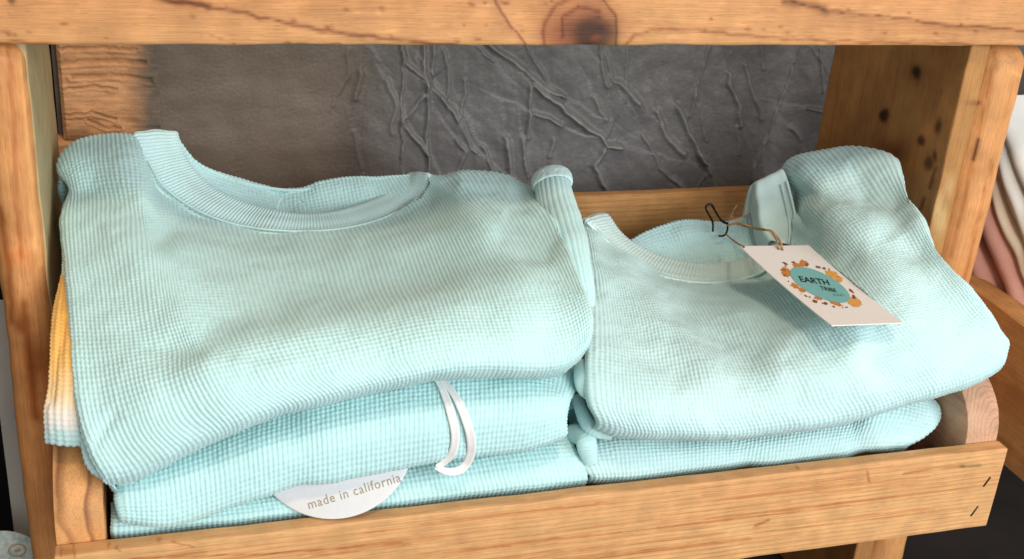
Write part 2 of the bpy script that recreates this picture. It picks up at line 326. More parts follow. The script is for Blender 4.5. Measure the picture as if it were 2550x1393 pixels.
def plaster_wall():
    x0, x1, z0, z1 = -0.004, 1.5, -0.27, 0.60
    xs = np.r_[np.linspace(x0, 0.72, 600), np.linspace(0.722, x1, 60)]
    zs = np.r_[np.linspace(z0, 0.03, 16), np.linspace(0.032, 0.20, 200), np.linspace(0.203, z1, 16)]
    X, Z = np.meshgrid(xs, zs, indexing='ij'); P = np.stack([X, np.full_like(X, 0.36), Z], -1); q = proj(P)
    n0 = np.stack([X * 14, Z * 14, X * 0], -1)
    wq = q + np.stack([fbm(np.stack([q[..., 0] / 60, q[..., 1] / 60, X * 0 + k], -1), 3) for k in (1, 5)], -1) * 7
    h = 0.0018 * fbm(n0, 3)
    amp = 1 / (1 + np.exp(-(q[..., 0] - 900) / 60))            # the left part is trowelled smooth
    # overlapping trowel strokes: plateaus with a raised lip on one side
    ridges = [([(1001, 90), (998, 220), (1003, 350), (1001, 480)], 4, .8), ([(1058, 90), (1062, 260), (1066, 470)], 6, 1.0), ([(1003, 100), (1005, 150), (1052, 192)], 6, .8), ([(1050, 240), (1002, 300), (1062, 382)], 6, .8),
        ([(1082, 100), (1078, 190)], 5, .6), ([(1100, 240), (1140, 300)], 6, .8), ([(1105, 130), (1122, 210), (1118, 240)], 5, .5),
        ([(1210, 108), (1290, 165), (1370, 225), (1408, 245)], 7, 1.1), ([(1310, 110), (1350, 180), (1400, 240)], 4, .45), ([(1328, 208), (1400, 270), (1455, 312), (1510, 358), (1540, 364)], 7, 1.1),
        ([(1318, 215), (1314, 345)], 6, .8), ([(1330, 280), (1395, 308)], 6, .7), ([(1380, 350), (1370, 390)], 7, .6), ([(1490, 105), (1502, 175), (1510, 220)], 5, .6),
        ([(1160, 200), (1150, 300), (1170, 370), (1185, 380)], 5, .45), ([(1200, 365), (1235, 440)], 5, .6), ([(1135, 345), (1160, 380), (1130, 440)], 5, .5), ([(1260, 340), (1270, 440), (1295, 470)], 7, .8), ([(1300, 345), (1315, 440)], 6, .6),
        ([(1500, 370), (1480, 410), (1510, 470)], 9, .8), ([(1540, 205), (1590, 255)], 8, .7), ([(1480, 240), (1510, 300)], 6, .4), ([(1640, 280), (1660, 340), (1700, 380)], 8, .6),
        ([(1765, 115), (1740, 200), (1720, 290)], 4, .5), ([(1812, 180), (1822, 230), (1848, 310)], 6, .9), ([(1855, 160), (1880, 240), (1890, 300)], 6, .6), ([(1972, 170), (1940, 260), (1890, 390), (1870, 450)], 4, .7),
        ([(1690, 270), (1710, 320), (1750, 400)], 9, 1.0), ([(1740, 380), (1765, 430)], 9, .8), ([(2045, 120), (2050, 230)], 4, .6), ([(2015, 270), (2050, 278)], 5, .6), ([(1900, 110), (1905, 170)], 5, .4), ([(1970, 320), (1990, 350)], 6, .5),
        ([(870, 120), (865, 190), (830, 260)], 6, .5), ([(900, 180), (885, 245)], 9, .7), ([(960, 200), (985, 260), (975, 330)], 7, .5), ([(880, 330), (900, 420)], 6, .4), ([(1560, 120), (1562, 220)], 3, .35), ([(1600, 330), (1640, 420), (1700, 470)], 5, .5)]
    ridges += [([(rng.uniform(780, 2100), rng.uniform(110, 480))] , 0, 0)] * 0
    for k in range(12):
        a = rng.uniform((820, 110), (2090, 470)); an = rng.normal(1.3, .6); L = rng.uniform(30, 110)
        ridges.append(([a, a + L * np.array([math.cos(an), math.sin(an)])], rng.uniform(3, 6), rng.uniform(.15, .4)))
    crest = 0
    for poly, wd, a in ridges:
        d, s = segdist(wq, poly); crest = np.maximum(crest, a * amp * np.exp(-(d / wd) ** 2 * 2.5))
        h = h + a * amp * (0.0058 * np.exp(-(d / wd) ** 2 * 1.5) + 0.0050 * np.exp(-d / 60) * (1 / (1 + np.exp(np.clip(-s * d / 3, -60, 60))) - .5))
    h = h + amp * 0.0007 * fbm(np.stack([q[..., 0] / 30, q[..., 1] / 50, X * 0], -1), 3) + 0.00018 * fbm(np.stack([q[..., 0] / 7, q[..., 1] / 7, X * 0], -1), 2)
    for sx, sy, r, a in ((1060, 205, 14, .002), (1590, 265, 16, .002), (1735, 240, 9, .001), (1540, 370, 20, .0015)): h = h + a * np.exp(-((q[..., 0] - sx) ** 2 + (q[..., 1] - sy) ** 2) / r ** 2)
    P[..., 1] -= h
    me = grid_mesh('plaster_wall', P)
    # colour: cool grey plaster, browner toward the smooth left, pale scuffs
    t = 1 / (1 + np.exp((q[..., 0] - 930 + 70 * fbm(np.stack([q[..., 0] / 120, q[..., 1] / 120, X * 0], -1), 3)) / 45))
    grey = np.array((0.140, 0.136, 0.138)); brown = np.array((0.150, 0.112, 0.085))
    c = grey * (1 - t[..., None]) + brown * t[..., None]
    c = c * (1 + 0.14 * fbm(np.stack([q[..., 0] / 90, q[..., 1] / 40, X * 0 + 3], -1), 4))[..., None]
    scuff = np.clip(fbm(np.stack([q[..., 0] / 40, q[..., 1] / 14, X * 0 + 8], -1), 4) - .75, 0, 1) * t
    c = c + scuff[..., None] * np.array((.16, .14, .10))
    c = c + (crest * (.55 + .6 * fbm(np.stack([q[..., 0] / 25, q[..., 1] / 25, X * 0 + 21], -1), 2)))[..., None] * np.array((.11, .125, .115))  # crests painted paler to stand for light catching the ridges
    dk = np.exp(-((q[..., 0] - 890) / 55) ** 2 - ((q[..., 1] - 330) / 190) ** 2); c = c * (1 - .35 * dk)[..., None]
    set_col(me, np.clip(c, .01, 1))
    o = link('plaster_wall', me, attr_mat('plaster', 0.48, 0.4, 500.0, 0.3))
    o['kind'] = 'structure'; o['label'] = 'dark grey trowelled plaster wall behind the wooden rack'
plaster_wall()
bb = rbox('dark_gap_backing', (-0.9, 0.372, -0.262), (-0.0045, 0.39, 0.6), plain('gap_darkness', (0.006, 0.006, 0.007), 0.5), None, .001)  # added black sheet, stands in for the darkness seen through the gap
tag(bb, 'black backing sheet added for the darkness in the gap left of the rack', 'board')

def plank(name, pxs, y0, thick, label, seed):
    """rough sawn plank fixed to the wall, with torn grain"""
    (xa, ya), (xb, yb) = pxs; a = at(xa, ya, y0); b = at(xb, yb, y0)
    nx, nz = 170, 150
    X, Z = np.meshgrid(np.linspace(a[0], b[0], nx), np.linspace(a[2], b[2], nz), indexing='ij')
    U = np.stack([X * 22, X * 0 + seed, Z * 260], -1); tear = fbm(U, 4)
    wob = fbm(np.stack([X * 40, X * 0 + seed + 3, Z * 60], -1), 3)
    edge = np.minimum(np.minimum(Z.max() - Z, Z - Z.min()) / 0.004, 1) ** .5
    edge = edge * np.minimum((X - X.min()) / .003 + .1, 1)
    h = 0.0004 * tear + 0.0016 * wob
    q = proj(np.stack([X, X * 0 + y0, Z], -1))
    cr = 0
    for poly, wd in (([(150, 122), (260, 118), (340, 124)], 4), ([(135, 158), (210, 152), (300, 150), (360, 155)], 5), ([(180, 190), (280, 186), (340, 194), (375, 200)], 5), ([(150, 225), (230, 215), (290, 222)], 3), ([(150, 290), (230, 280), (290, 300)], 3), ([(220, 300), (260, 318), (300, 320)], 3), ([(200, 375), (300, 365)], 3)):
        d, s = segdist(q + 3 * fbm(np.stack([q[..., 0] / 20, q[..., 1] / 20, X * 0 + seed], -1), 2)[..., None], poly); k_ = np.exp(-(d / wd) ** 2); cr = np.maximum(cr, k_); h = h - 0.0012 * k_ + 0.0008 * np.exp(-((d - 2.2 * wd) / wd) ** 2) * (s > 0)
    Y = y0 - h * edge + (1 - edge) * 0.004
    F = np.stack([X, Y, Z], -1)
    # wrap sides to the back
    rim = lambda e, dy: e + np.array([0, dy, 0])
    F = np.concatenate([rim(F[:1], thick), F, rim(F[-1:], thick)], 0); F = np.concatenate([rim(F[:, :1], thick), F, rim(F[:, -1:], thick)], 1)
    me = grid_mesh(name, F, flip=False); q = proj(F); 
    lightc = np.array((.62, .315, .15)); dark = np.array((.15, .115, .088))
    e = np.clip((q[..., 0] - 300 + 12 * fbm(np.stack([q[..., 0] / 60, q[..., 1] / 25, q[..., 0] * 0 + seed], -1), 3)) / 85, 0, 1); e = e * e * (3 - 2 * e)
    c = lightc * (1 - e[..., None]) + dark * e[..., None]
    c = c * (1 + .22 * fbm(np.stack([q[..., 0] / 60, q[..., 1] / 10, q[..., 0] * 0 + 2], -1), 4))[..., None]
    cp = np.zeros(F.shape[:2]); cp[1:-1, 1:-1] = cr; c = c * (1 - .35 * cp[..., None])
    set_col(me, np.clip(c, .01, 1)); o = link(name, me, attr_mat(name + '_wood', .75, .2, 700., .4)); tag(o, label, 'plank', 'planks fixed to the plaster wall')
plank('rough_plank', ((133, 60), (402, 347)), 0.344, .015, 'rough sawn orange plank with a dark stained end, under the beam on the left', 2)
plank('rough_plank', ((135, 352), (405, 560)), 0.346, .013, 'lower rough plank, mostly hidden behind the left shirt shoulder', 11)

# ------------------------------------------------------------------ display rack
rack = thing('display_rack', 'pine display rack with a knotty cross beam and two posts', 'display rack', loc=(0, 0.13, -0.263))
INV = Matrix.Translation((0, -0.13, 0.55))
def into(o, root):
    o.parent = root; o.matrix_parent_inverse = Matrix.Translation(-root.location); return o
DK = (.30, .20, .20)
beam_feat = dense_face_feat(
    strokes=[([(400, -5), (500, 12), (590, 30), (690, 52), (800, 76), (960, 97), (1160, 116)], 5, (.42, .30, .28), 0), ([(390, -6), (450, 4), (520, 14)], 10, (.5, .38, .34), 0),
             ([(1232, -10), (1245, 30), (1275, 70), (1300, 100), (1312, 120)], 4.5, (.45, .33, .33), 16), ([(1355, 120), (1352, 60), (1385, 12), (1440, -8)], 5, (.58, .44, .42), 0), ([(1400, 95), (1400, 45), (1440, 18), (1490, 30)], 5, (.58, .44, .44), 0), ([(1500, -8), (1535, 40), (1534, 118)], 4, (.45, .36, .30), 14),
             ([(1560, 118), (1580, 88), (1620, 78), (1700, 73), (1760, 80), (1900, 93), (2080, 103), (2300, 106), (2420, 113)], 4, (.6, .48, .42), 0),
             ([(1970, 2), (2010, 18), (2060, 26), (2150, 38), (2230, 44), (2330, 60), (2440, 70), (2560, 77)], 4, (.40, .28, .24), 22), ([(1960, 4), (2000, 10), (2050, 20)], 13, (.52, .48, .42), 0),
             ([(-5, 76), (60, 74), (90, 78)], 2, (.5, .4, .36), 0), ([(500, 90), (620, 97)], 2, (.6, .5, .45), 0), ([(740, 110), (850, 112)], 2, (.6, .5, .45), 0), ([(-10, 108), (60, 106), (130, 112)], 5, (.7, .55, .45), 0)],
    knots=[(1462, 76, 80, 50, (.50, .40, .42), .20), (1478, 84, 54, 38, (.22, .23, .28), .18), (1440, 55, 95, 70, (.80, .66, .62), .18), (1483, 94, 9, 7, (2.4, 1.5, .9), .2), (1385, 88, 45, 24, (.72, .58, .62), .3), (28, 3, 10, 8, (.3, .25, .22), .25)]
          + [(float(x), float(y), float(r), float(r * .5), (.55, .42, .36), .3) for x, y, r in zip(rng.uniform(0, 2550, 46), rng.uniform(2, 112, 46), rng.uniform(3, 9, 46))]
          + [(float(x), float(y), float(r) * 2, float(r * .3), (1.22, 1.25, 1.3), .4) for x, y, r in zip(rng.uniform(0, 2550, 40), rng.uniform(2, 112, 40), rng.uniform(3, 9, 40))], mask=lambda P: P[:, 1] < .126)
bz = at(1275, 114, 0.122)[2]
b = rbox('top_beam', (-0.25, 0.122, bz), (0.95, 0.168, bz + 0.06), M_beam, None, .0022, (860, 1, 34), .0006, beam_feat, xr=(-.035, .69)); into(b, rack)
post_feat = dense_face_feat(strokes=[([(2437, 350), (2430, 380), (2424, 400)], 3.5, (.25, .18, .15), 0), ([(2470, 400), (2400, 700)], 4, (.7, .5, .4), 0), ([(2480, 130), (2440, 320), (2410, 470), (2370, 640)], 6, (.72, .55, .42), 0), ([(2520, 180), (2550, 190)], 5, (1.2, 1.3, 1.3), 0), ([(2530, 230), (2490, 420), (2440, 640)], 3, (1.15, 1.18, 1.2), 0),
             ([(50, 120), (62, 250), (75, 420), (82, 560), (100, 660)], 7, (1.2, 1.3, 1.4), 0), ([(20, 120), (34, 300), (40, 480), (54, 640)], 7, (.74, .56, .45), 0), ([(0, 520), (20, 640), (30, 800)], 10, (.6, .42, .3), 0), ([(60, 760), (72, 900), (90, 1040)], 12, (.62, .42, .28), 0)],
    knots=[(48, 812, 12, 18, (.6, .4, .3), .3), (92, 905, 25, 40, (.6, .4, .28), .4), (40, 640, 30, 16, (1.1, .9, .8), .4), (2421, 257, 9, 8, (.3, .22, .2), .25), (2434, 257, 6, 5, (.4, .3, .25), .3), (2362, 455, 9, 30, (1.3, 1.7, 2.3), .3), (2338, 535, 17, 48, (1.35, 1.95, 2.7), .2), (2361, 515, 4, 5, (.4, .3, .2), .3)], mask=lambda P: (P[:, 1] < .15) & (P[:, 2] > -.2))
for x0, x1, y0 in ((-0.0275, -0.0015, 0.126), (0.6200, 0.6590, 0.131)):
    into(rbox('post', (x0, y0, -0.263), (x1, y0 + .042, bz - .0005), M_post, None, .012 if x0 < 0 else .018, (14, 1, 300), .0012, post_feat, 5), rack)
pan_feat = dense_face_feat(strokes=[([(2100, 130), (2060, 380)], 5, (.85, .8, .7), 0), ([(2330, 420), (2318, 470)], 5, (.35, .28, .2), 0), ([(2300, 495), (2290, 520)], 4, (.4, .3, .2), 0)],
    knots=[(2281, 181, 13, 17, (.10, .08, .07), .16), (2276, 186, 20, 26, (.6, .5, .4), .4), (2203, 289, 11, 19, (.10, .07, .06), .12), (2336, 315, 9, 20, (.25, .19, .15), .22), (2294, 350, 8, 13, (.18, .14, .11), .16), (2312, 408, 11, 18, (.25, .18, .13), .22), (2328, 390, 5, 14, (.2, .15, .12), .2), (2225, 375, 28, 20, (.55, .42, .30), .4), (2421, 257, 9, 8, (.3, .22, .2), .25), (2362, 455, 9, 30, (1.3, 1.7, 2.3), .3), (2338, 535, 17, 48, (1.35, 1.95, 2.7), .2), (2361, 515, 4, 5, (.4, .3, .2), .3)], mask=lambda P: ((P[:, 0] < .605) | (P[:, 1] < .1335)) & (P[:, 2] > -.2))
into(rbox('side_panel', (0.6015, 0.130, -0.263), (0.6178, 0.297, bz - .001), M_panel, None, .0015, (2, 80, 260), .0006, pan_feat), rack)
into(rbox('side_panel', (-0.020, 0.136, -0.263), (-0.0008, 0.297, bz - .001), M_pale, None, .0015, (2, 12, 40), .0008), rack)

# ------------------------------------------------------------------ tray
def profile_board(name, prof, x0, x1, mat, bev=.0015, nx=4):
    prof = np.asarray(prof, float); n = len(prof)
    c = prof.mean(0); T = np.roll(prof, -1, 0) - np.roll(prof, 1, 0); N = np.stack([T[:, 1], -T[:, 0]], 1); N /= np.linalg.norm(N, axis=1)[:, None]
    if np.mean(np.sum(N * (prof - c), 1)) < 0: N = -N
    rings = [(x0, bev), (x0 + bev * .3, bev * .3), (x0 + bev, 0)] + [(x0 + bev + (x1 - x0 - 2 * bev) * t, 0) for t in np.linspace(0, 1, nx)[1:-1]] + [(x1 - bev, 0), (x1 - bev * .3, bev * .3), (x1, bev)]
    V = []; F = []
    for x, ins in rings:
        for p in prof - N * ins: V.append((x, p[0], p[1]))
    for r in range(len(rings) - 1):
        for i in range(n): j = (i + 1) % n; F.append((r * n + i, r * n + j, (r + 1) * n + j, (r + 1) * n + i))
    F.append(tuple(range(n))[::-1]); F.append(tuple((len(rings) - 1) * n + i for i in range(n)))
    me = bpy.data.meshes.new(name); me.from_pydata(V, [], F); me.update()
    bm = bmesh.new(); bm.from_mesh(me); bmesh.ops.recalc_face_normals(bm, faces=bm.faces); bm.to_mesh(me); bm.free()
    me.polygons.foreach_set('use_smooth', np.ones(len(me.polygons), bool))
    try: me.set_sharp_from_angle(angle=math.radians(40))
    except Exception: pass
    return link(name, me, mat)
tray = thing('display_tray', 'shallow pine tray with low stapled front board holding the aqua shirts', 'tray', loc=(0, 0, -0.063))
front_feat = dense_face_feat(
    strokes=[([(2250, 1180), (2330, 1166), (2400, 1160)], 3, (.62, .5, .4), 0), ([(2395, 1161), (2440, 1159)], 5, (.55, .60, .55), 0), ([(2160, 1175), (2164, 1200)], 3, (.6, .5, .45), 0), ([(1880, 1310), (1915, 1295)], 3, (.7, .4, .35), 0), ([(300, 1392), (700, 1378), (1000, 1352)], 2, (.75, .5, .42), 0),
             ([(150, 1386), (152, 1360)], 2, (.55, .42, .3), 0), ([(185, 1388), (183, 1356)], 2, (.6, .45, .32), 0), ([(260, 1352), (300, 1372)], 2, (.62, .45, .3), 0), ([(380, 1340), (480, 1362)], 2, (.7, .5, .36), 0)]
            + [([(float(x), float(1390 - .115 * x - o_)), (float(x + L), float(1390 - .115 * (x + L) - o_))], 1.8, (.87, .72, .64), 0) for x, L, o_ in zip(rng.uniform(150, 2200, 60), rng.uniform(120, 700, 60), rng.uniform(-190, -20, 60))],
    knots=[(165, 1374, 16, 10, (.8, .7, .6), .4), (1985, 1163, 4, 4, (.5, .4, .3), .3)], mask=lambda P: (P[:, 1] < .002) | (P[:, 2] > -.002), wander=1.2)
fb = rbox('front_board', (0, 0, -0.063), (0.6005, 0.0108, 0), M_front, None, .0012, (700, 2, 56), .0004, front_feat); into(fb, tray)
M_staple = plain('staple_metal', (0.05, 0.035, 0.028), .5, .4, .2, 900., 0, .6)
for p0, p1 in (((2466, 1190), (2450, 1211)), ((2435, 1262), (2418, 1285))):
    a = at(*p0, -0.0002); c = at(*p1, -0.0002)
    st = link('staple', grid_mesh('staple', tube([a + [0, .004, 0], a, (a + c) / 2, c, c + [0, .004, 0]], .0006, 6), True), M_staple); st.parent = fb
prof = [(0.0112, -0.063), (0.0112, -0.03), (0.0112, -0.001), (0.0118, .006), (0.0130, .0118), (0.0165, .0205), (0.0222, .0276), (0.0285, .033), (0.0355, .0372), (.045, .0410), (.06, .0445), (.085, .0470), (.12, .048), (.288, .048), (.288, -.063)]
dn = []
for a, c in zip(prof, prof[1:] + prof[:1]): dn += [np.array(a) * (1 - t) + np.array(c) * t for t in (0, .5)]
for x0, x1, mt in ((0.0005, 0.0262, M_side), (0.5745, 0.6000, M_side_end)):
    into(profile_board('side_board', dn, x0, x1, mt), tray)
into(rbox('back_board', (0.0005, 0.2885, -0.063), (0.6, 0.2985, 0.0815), M_back, None, .001, (20, 1, 4), .0006), tray)
into(rbox('bottom_board', (0.027, 0.0115, -0.063), (0.574, 0.288, -0.055), M_back, None, .001), tray)

# ------------------------------------------------------------------ cloth patches
PITCH = 0.0028
def inside(q, poly):
    x, y = q[..., 0], q[..., 1]; r = np.zeros(x.shape, bool); poly = np.asarray(poly, float)
    for (x0, y0), (x1, y1) in zip(poly, np.roll(poly, -1, 0)):
        c = (y0 > y) != (y1 > y)
        with np.errstate(divide='ignore', invalid='ignore'): r ^= c & (x < (x1 - x0) * (y - y0) / (y1 - y0 + 1e-12) + x0)
    return r
def knit_patch(name, cols, mat, parent=None, rows=9, pre=(), post=(), left=(), right=(), strokes=(), gexp=1.8, amp=0.00104, pitch=PITCH, cross=0.42, sub=(4, 4), low=0.0012, mode='waffle', seed=0, colfn=None, tfreq=None, split=None, hole=None, crumple=0):
    """cols: list of (pixel list, Yback, Yfront). pre/post/left/right: 3-D offsets that tuck the edges away.
    The surface carries real waffle relief: ribs run down the columns."""
    C = []
    for pts, yb, yf, *ge in cols:
        if split is None:
            p = resample(pts, rows); g = 1 - (1 - np.linspace(0, 1, rows)) ** (ge[0] if ge else gexp)
            C.append([at(x, y, yb + (yf - yb) * k) for (x, y), k in zip(p, g)])
        else:
            # dense column, an optional run-up through the neck opening, then rows shared out above and below the chest line
            p = resample(pts, 90); g = 1 - (1 - np.linspace(0, 1, 90)) ** (ge[0] if ge and ge[0] else gexp); D = np.c_[p, yb + (yf - yb) * g]
            if len(ge) > 1: D = np.r_[resample(np.array([ge[1], (np.array(ge[1]) * .45 + D[0] * .55) , D[0]]), 30)[:-1], D]
            ych = np.interp(D[:, 0], *zip(*split)); k = int(np.clip(np.argmax(D[:, 1] >= ych), 4, len(D) - 5)); ra = max(3, rows // 3)
            def rs(A, n): 
                t_ = np.r_[0, np.cumsum(np.hypot(*np.diff(A[:, :2], axis=0).T))]; u_ = np.linspace(0, t_[-1], n); return np.stack([np.interp(u_, t_, A[:, j]) for j in range(3)], 1)
            Q = np.r_[rs(D[:k + 1], ra + 1)[:-1], rs(D[k:], rows - ra)]
            C.append([at(*q_) for q_ in Q])
    C = np.array(C)
    if len(pre): C = np.concatenate([C[:, :1] + np.array(o)[None, None] for o in pre[::-1]] + [C], 1)
    if len(post): C = np.concatenate([C] + [C[:, -1:] + np.array(o)[None, None] for o in post], 1)
    if len(left): C = np.concatenate([C[:1] + np.array(o)[None, None] for o in left[::-1]] + [C], 0)
    if len(right): C = np.concatenate([C] + [C[-1:] + np.array(o)[None, None] for o in right], 0)
    nu, nv = C.shape[:2]
    ev = lambda us, vs: np.einsum('bj,ajk->abk', spline_mat(nv, vs), np.tensordot(spline_mat(nu, us), C, (1, 0)), optimize=True)
    us = np.linspace(0, nu - 1, 240); vs = np.linspace(0, nv - 1, 200); D = ev(us, vs)
    Su = np.r_[0, np.cumsum(np.linalg.norm(np.diff(D, axis=0), axis=2).mean(1))]; Tv = np.r_[0, np.cumsum(np.linalg.norm(np.diff(D, axis=1), axis=2).mean(0))]
    ribs = max(2, round(Su[-1] / pitch)); rowsn = max(2, round(Tv[-1] / (tfreq or pitch)))
    s = np.linspace(0, 1, ribs * sub[0] + 1); t = np.linspace(0, 1, rowsn * sub[1] + 1)
    P = ev(np.interp(s * Su[-1], Su, us), np.interp(t * Tv[-1], Tv, vs))
    def normals(P):
        n = np.cross(np.gradient(P, axis=0), np.gradient(P, axis=1)); n /= np.linalg.norm(n, axis=2)[..., None] + 1e-12
        return n
    N = normals(P)
    mid = N[N.shape[0] // 2, N.shape[1] // 2]
    sgn = 1 if mid @ (CAM - P[P.shape[0] // 2, P.shape[1] // 2]) > 0 else -1
    N = N * sgn; q = proj(P); keep = None
    if hole is not None:
        keep = ~inside(.25 * (q[:-1, :-1] + q[1:, :-1] + q[1:, 1:] + q[:-1, 1:]), hole)
    if crumple:
        cr = np.random.default_rng(seed + 40); lo_, hi_ = q.reshape(-1, 2).min(0), q.reshape(-1, 2).max(0); strokes = list(strokes)
        for k in range(crumple):
            a_ = cr.uniform(lo_, hi_); an = cr.normal(.5, .7); L_ = cr.uniform(50, 150); v_ = np.array([math.cos(an), math.sin(an)]); w_ = np.array([-v_[1], v_[0]]) * cr.normal(0, 14)
            strokes.append(([a_, a_ + v_ * L_ * .5 + w_, a_ + v_ * L_], cr.uniform(9, 20), cr.choice([-1, 1]) * cr.uniform(.0005, .0014)))
    d = low * fbm(P * 22 + seed * 3.1, 2) + low * .35 * fbm(P * 60 + seed, 2)
    for poly, sg, a in strokes:
        dd, _ = segdist(q, poly); d = d + a * np.exp(-(dd / sg) ** 2 / 2)
    P = P + N * d[..., None]; N = normals(P) * sgn
    sS = s[:, None] * ribs + 0.10 * fbm(P * 45 + 5 + seed, 2) + .05 * noise3(P * 320 + seed); tT = t[None, :] * rowsn + 0.08 * fbm(P * 45 + 9, 2)
    rib = np.abs(np.sin(np.pi * sS)) ** .75
    if mode == 'waffle':
        cell = np.abs(np.sin(np.pi * tT)) ** .75
        h = amp * (rib * (1 - cross + cross * cell) * (1 + .30 * noise3(np.stack([sS * 1.0, tT * 1.0, sS * 0 + seed], -1))) + 0.12 * cell)
    elif mode == 'rib':
        h = amp * rib
    else: h = 0 * rib
    P = P + N * h[..., None]
    me = grid_mesh(name, P, flip=(sgn < 0), keep=keep)
    if colfn is not None: set_col(me, colfn(P, proj(P)))
    o = link(name, me, mat)
    if parent is not None: into(o, parent)
    o_P = P
    return o, o_P
def bvh_of(P):
    nu, nv = P.shape[:2]; Q = P[::3, ::3]; a, b_ = Q.shape[:2]; idx = np.arange(a * b_).reshape(a, b_)
    f = np.stack([idx[:-1, :-1], idx[1:, :-1], idx[1:, 1:], idx[:-1, 1:]], -1).reshape(-1, 4)
    return BVHTree.FromPolygons([tuple(v) for v in Q.reshape(-1, 3)], [tuple(int(i) for i in k) for k in f])
def hit(bvh, px, py, off=0.002, default=0.1):
    d = ray(px, py); d = d / np.linalg.norm(d); r = bvh.ray_cast(Vector(CAM), Vector(d))
    if r[0] is None: return at(px, py, default)
    return np.array(r[0]) - d * off
def seam(name, pts3, rad, mat, parent, n=120, nseg=8):
    o = link(name, grid_mesh(name, tube(pts3, rad, nseg, n), True), mat); into(o, parent); return o

# ---- left pile, top shirt
L1 = thing('folded_shirt', 'aqua waffle knit shirt on top of the left pile, wide rib collar open', 'shirt', 'folded aqua waffle knit shirts', at(700, 1000, .1))
colsL1 = [
 ([(148, 415), (162, 470), (157, 560), (170, 700), (180, 850), (195, 1000), (225, 1110), (265, 1185)], .232, .010, 1.72),
 ([(176, 366), (195, 470), (200, 600), (215, 750), (230, 900), (255, 1050), (290, 1130), (322, 1178)], .247, .008, 1.72),
 ([(250, 344), (262, 470), (275, 600), (290, 750), (310, 900), (340, 1020), (375, 1100), (410, 1138)], .252, .006, 1.72),
 ([(338, 342), (352, 430), (365, 550), (380, 700), (400, 850), (430, 980), (470, 1060), (510, 1090)], .248, .005, 1.7),
 ([(388, 455), (410, 560), (440, 700), (480, 850), (530, 970), (590, 1053)], .233, .004, 1.94, (400, 352, .262)),
 ([(470, 520), (495, 620), (530, 740), (570, 870), (620, 970), (680, 1020)], .220, .004, 2.02, (478, 364, .266)),
 ([(590, 566), (620, 650), (660, 770), (710, 890), (760, 970), (790, 990)], .211, .004, 2.12, (580, 378, .268)),
 ([(730, 580), (762, 660), (810, 780), (850, 890), (885, 950), (905, 963)], .208, .004, 2.1, (690, 392, .269)),
 ([(870, 572), (908, 650), (950, 760), (985, 860), (1005, 920), (1020, 940)], .211, .004, 1.95, (800, 404, .268)),
 ([(985, 538), (1030, 620), (1080, 740), (1110, 840), (1125, 900), (1130, 920)], .221, .005, 1.8, (905, 416, .266)),
 ([(1064, 478), (1120, 580), (1180, 700), (1220, 820), (1240, 890), (1245, 916)], .238, .006, 1.76, (1005, 428, .262)),
 ([(1095, 440), (1190, 540), (1270, 670), (1320, 800), (1345, 880), (1350, 920)], .252, .008, 1.74),
 ([(1205, 438), (1290, 540), (1360, 660), (1410, 780), (1430, 860), (1422, 905)], .248, .010, 1.74),
 ([(1316, 460), (1370, 530), (1418, 630), (1452, 720), (1473, 800), (1463, 862)], .226, .016, 1.74)]
CSL1 = [(337, 343), (352, 400), (388, 460), (470, 524), (590, 568), (730, 582), (870, 573), (985, 538), (1050, 495), (1074, 462), (1068, 444)]
o, PL1 = knit_patch('body', colsL1, M_L1, L1, rows=14, crumple=18, split=[(100, 560), (400, 585), (760, 610), (1100, 580), (1500, 540)], hole=[(x + 3 if x < 700 else x - 3, y - 4) for x, y in CSL1] + [(1066, 250), (341, 250)], pre=[(0, .006, -.010), (0, .008, -.045)], post=[(0, .012, -.012), (0, .035, -.016), (0, .06, -.012)],
    left=[(.001, .004, -.009), (.008, .004, -.020)], right=[(-.001, .004, -.008), (-.008, .010, -.016)], seed=1,
    strokes=[([(470, 850), (600, 780), (760, 735), (980, 690), (1180, 630), (1330, 580)], 46, -.0046), ([(400, 970), (560, 890), (800, 845), (1050, 800), (1300, 730)], 50, .0030), ([(165, 470), (230, 472), (310, 500), (400, 590)], 26, -.004), ([(200, 410), (300, 400)], 35, .003), ([(300, 620), (420, 640), (600, 640), (850, 640)], 30, .002), ([(1080, 500), (1180, 490), (1290, 500)], 26, -.003), ([(1150, 450), (1260, 455)], 20, .003), ([(280, 700), (330, 800), (420, 900)], 40, -.002), ([(900, 620), (1080, 600), (1200, 580)], 26, .002), ([(640, 900), (900, 860), (1200, 800)], 30, -.0012)])
bvL1 = bvh_of(PL1)
ly = [([(x + dx, y) for x, y in [(158, 600), (163, 700), (171, 850), (184, 1000), (212, 1114), (252, 1196), (300, 1202)]], .158 - .001 * k, .015) for k, dx in enumerate((-3, 6, 20, 40))]
knit_patch('under_layer', ly, M_L1, L1, rows=9, post=[(0, .01, -.004)], left=[(.0006, .003, -.003), (.004, .006, -.005)], seed=31, low=.0008)
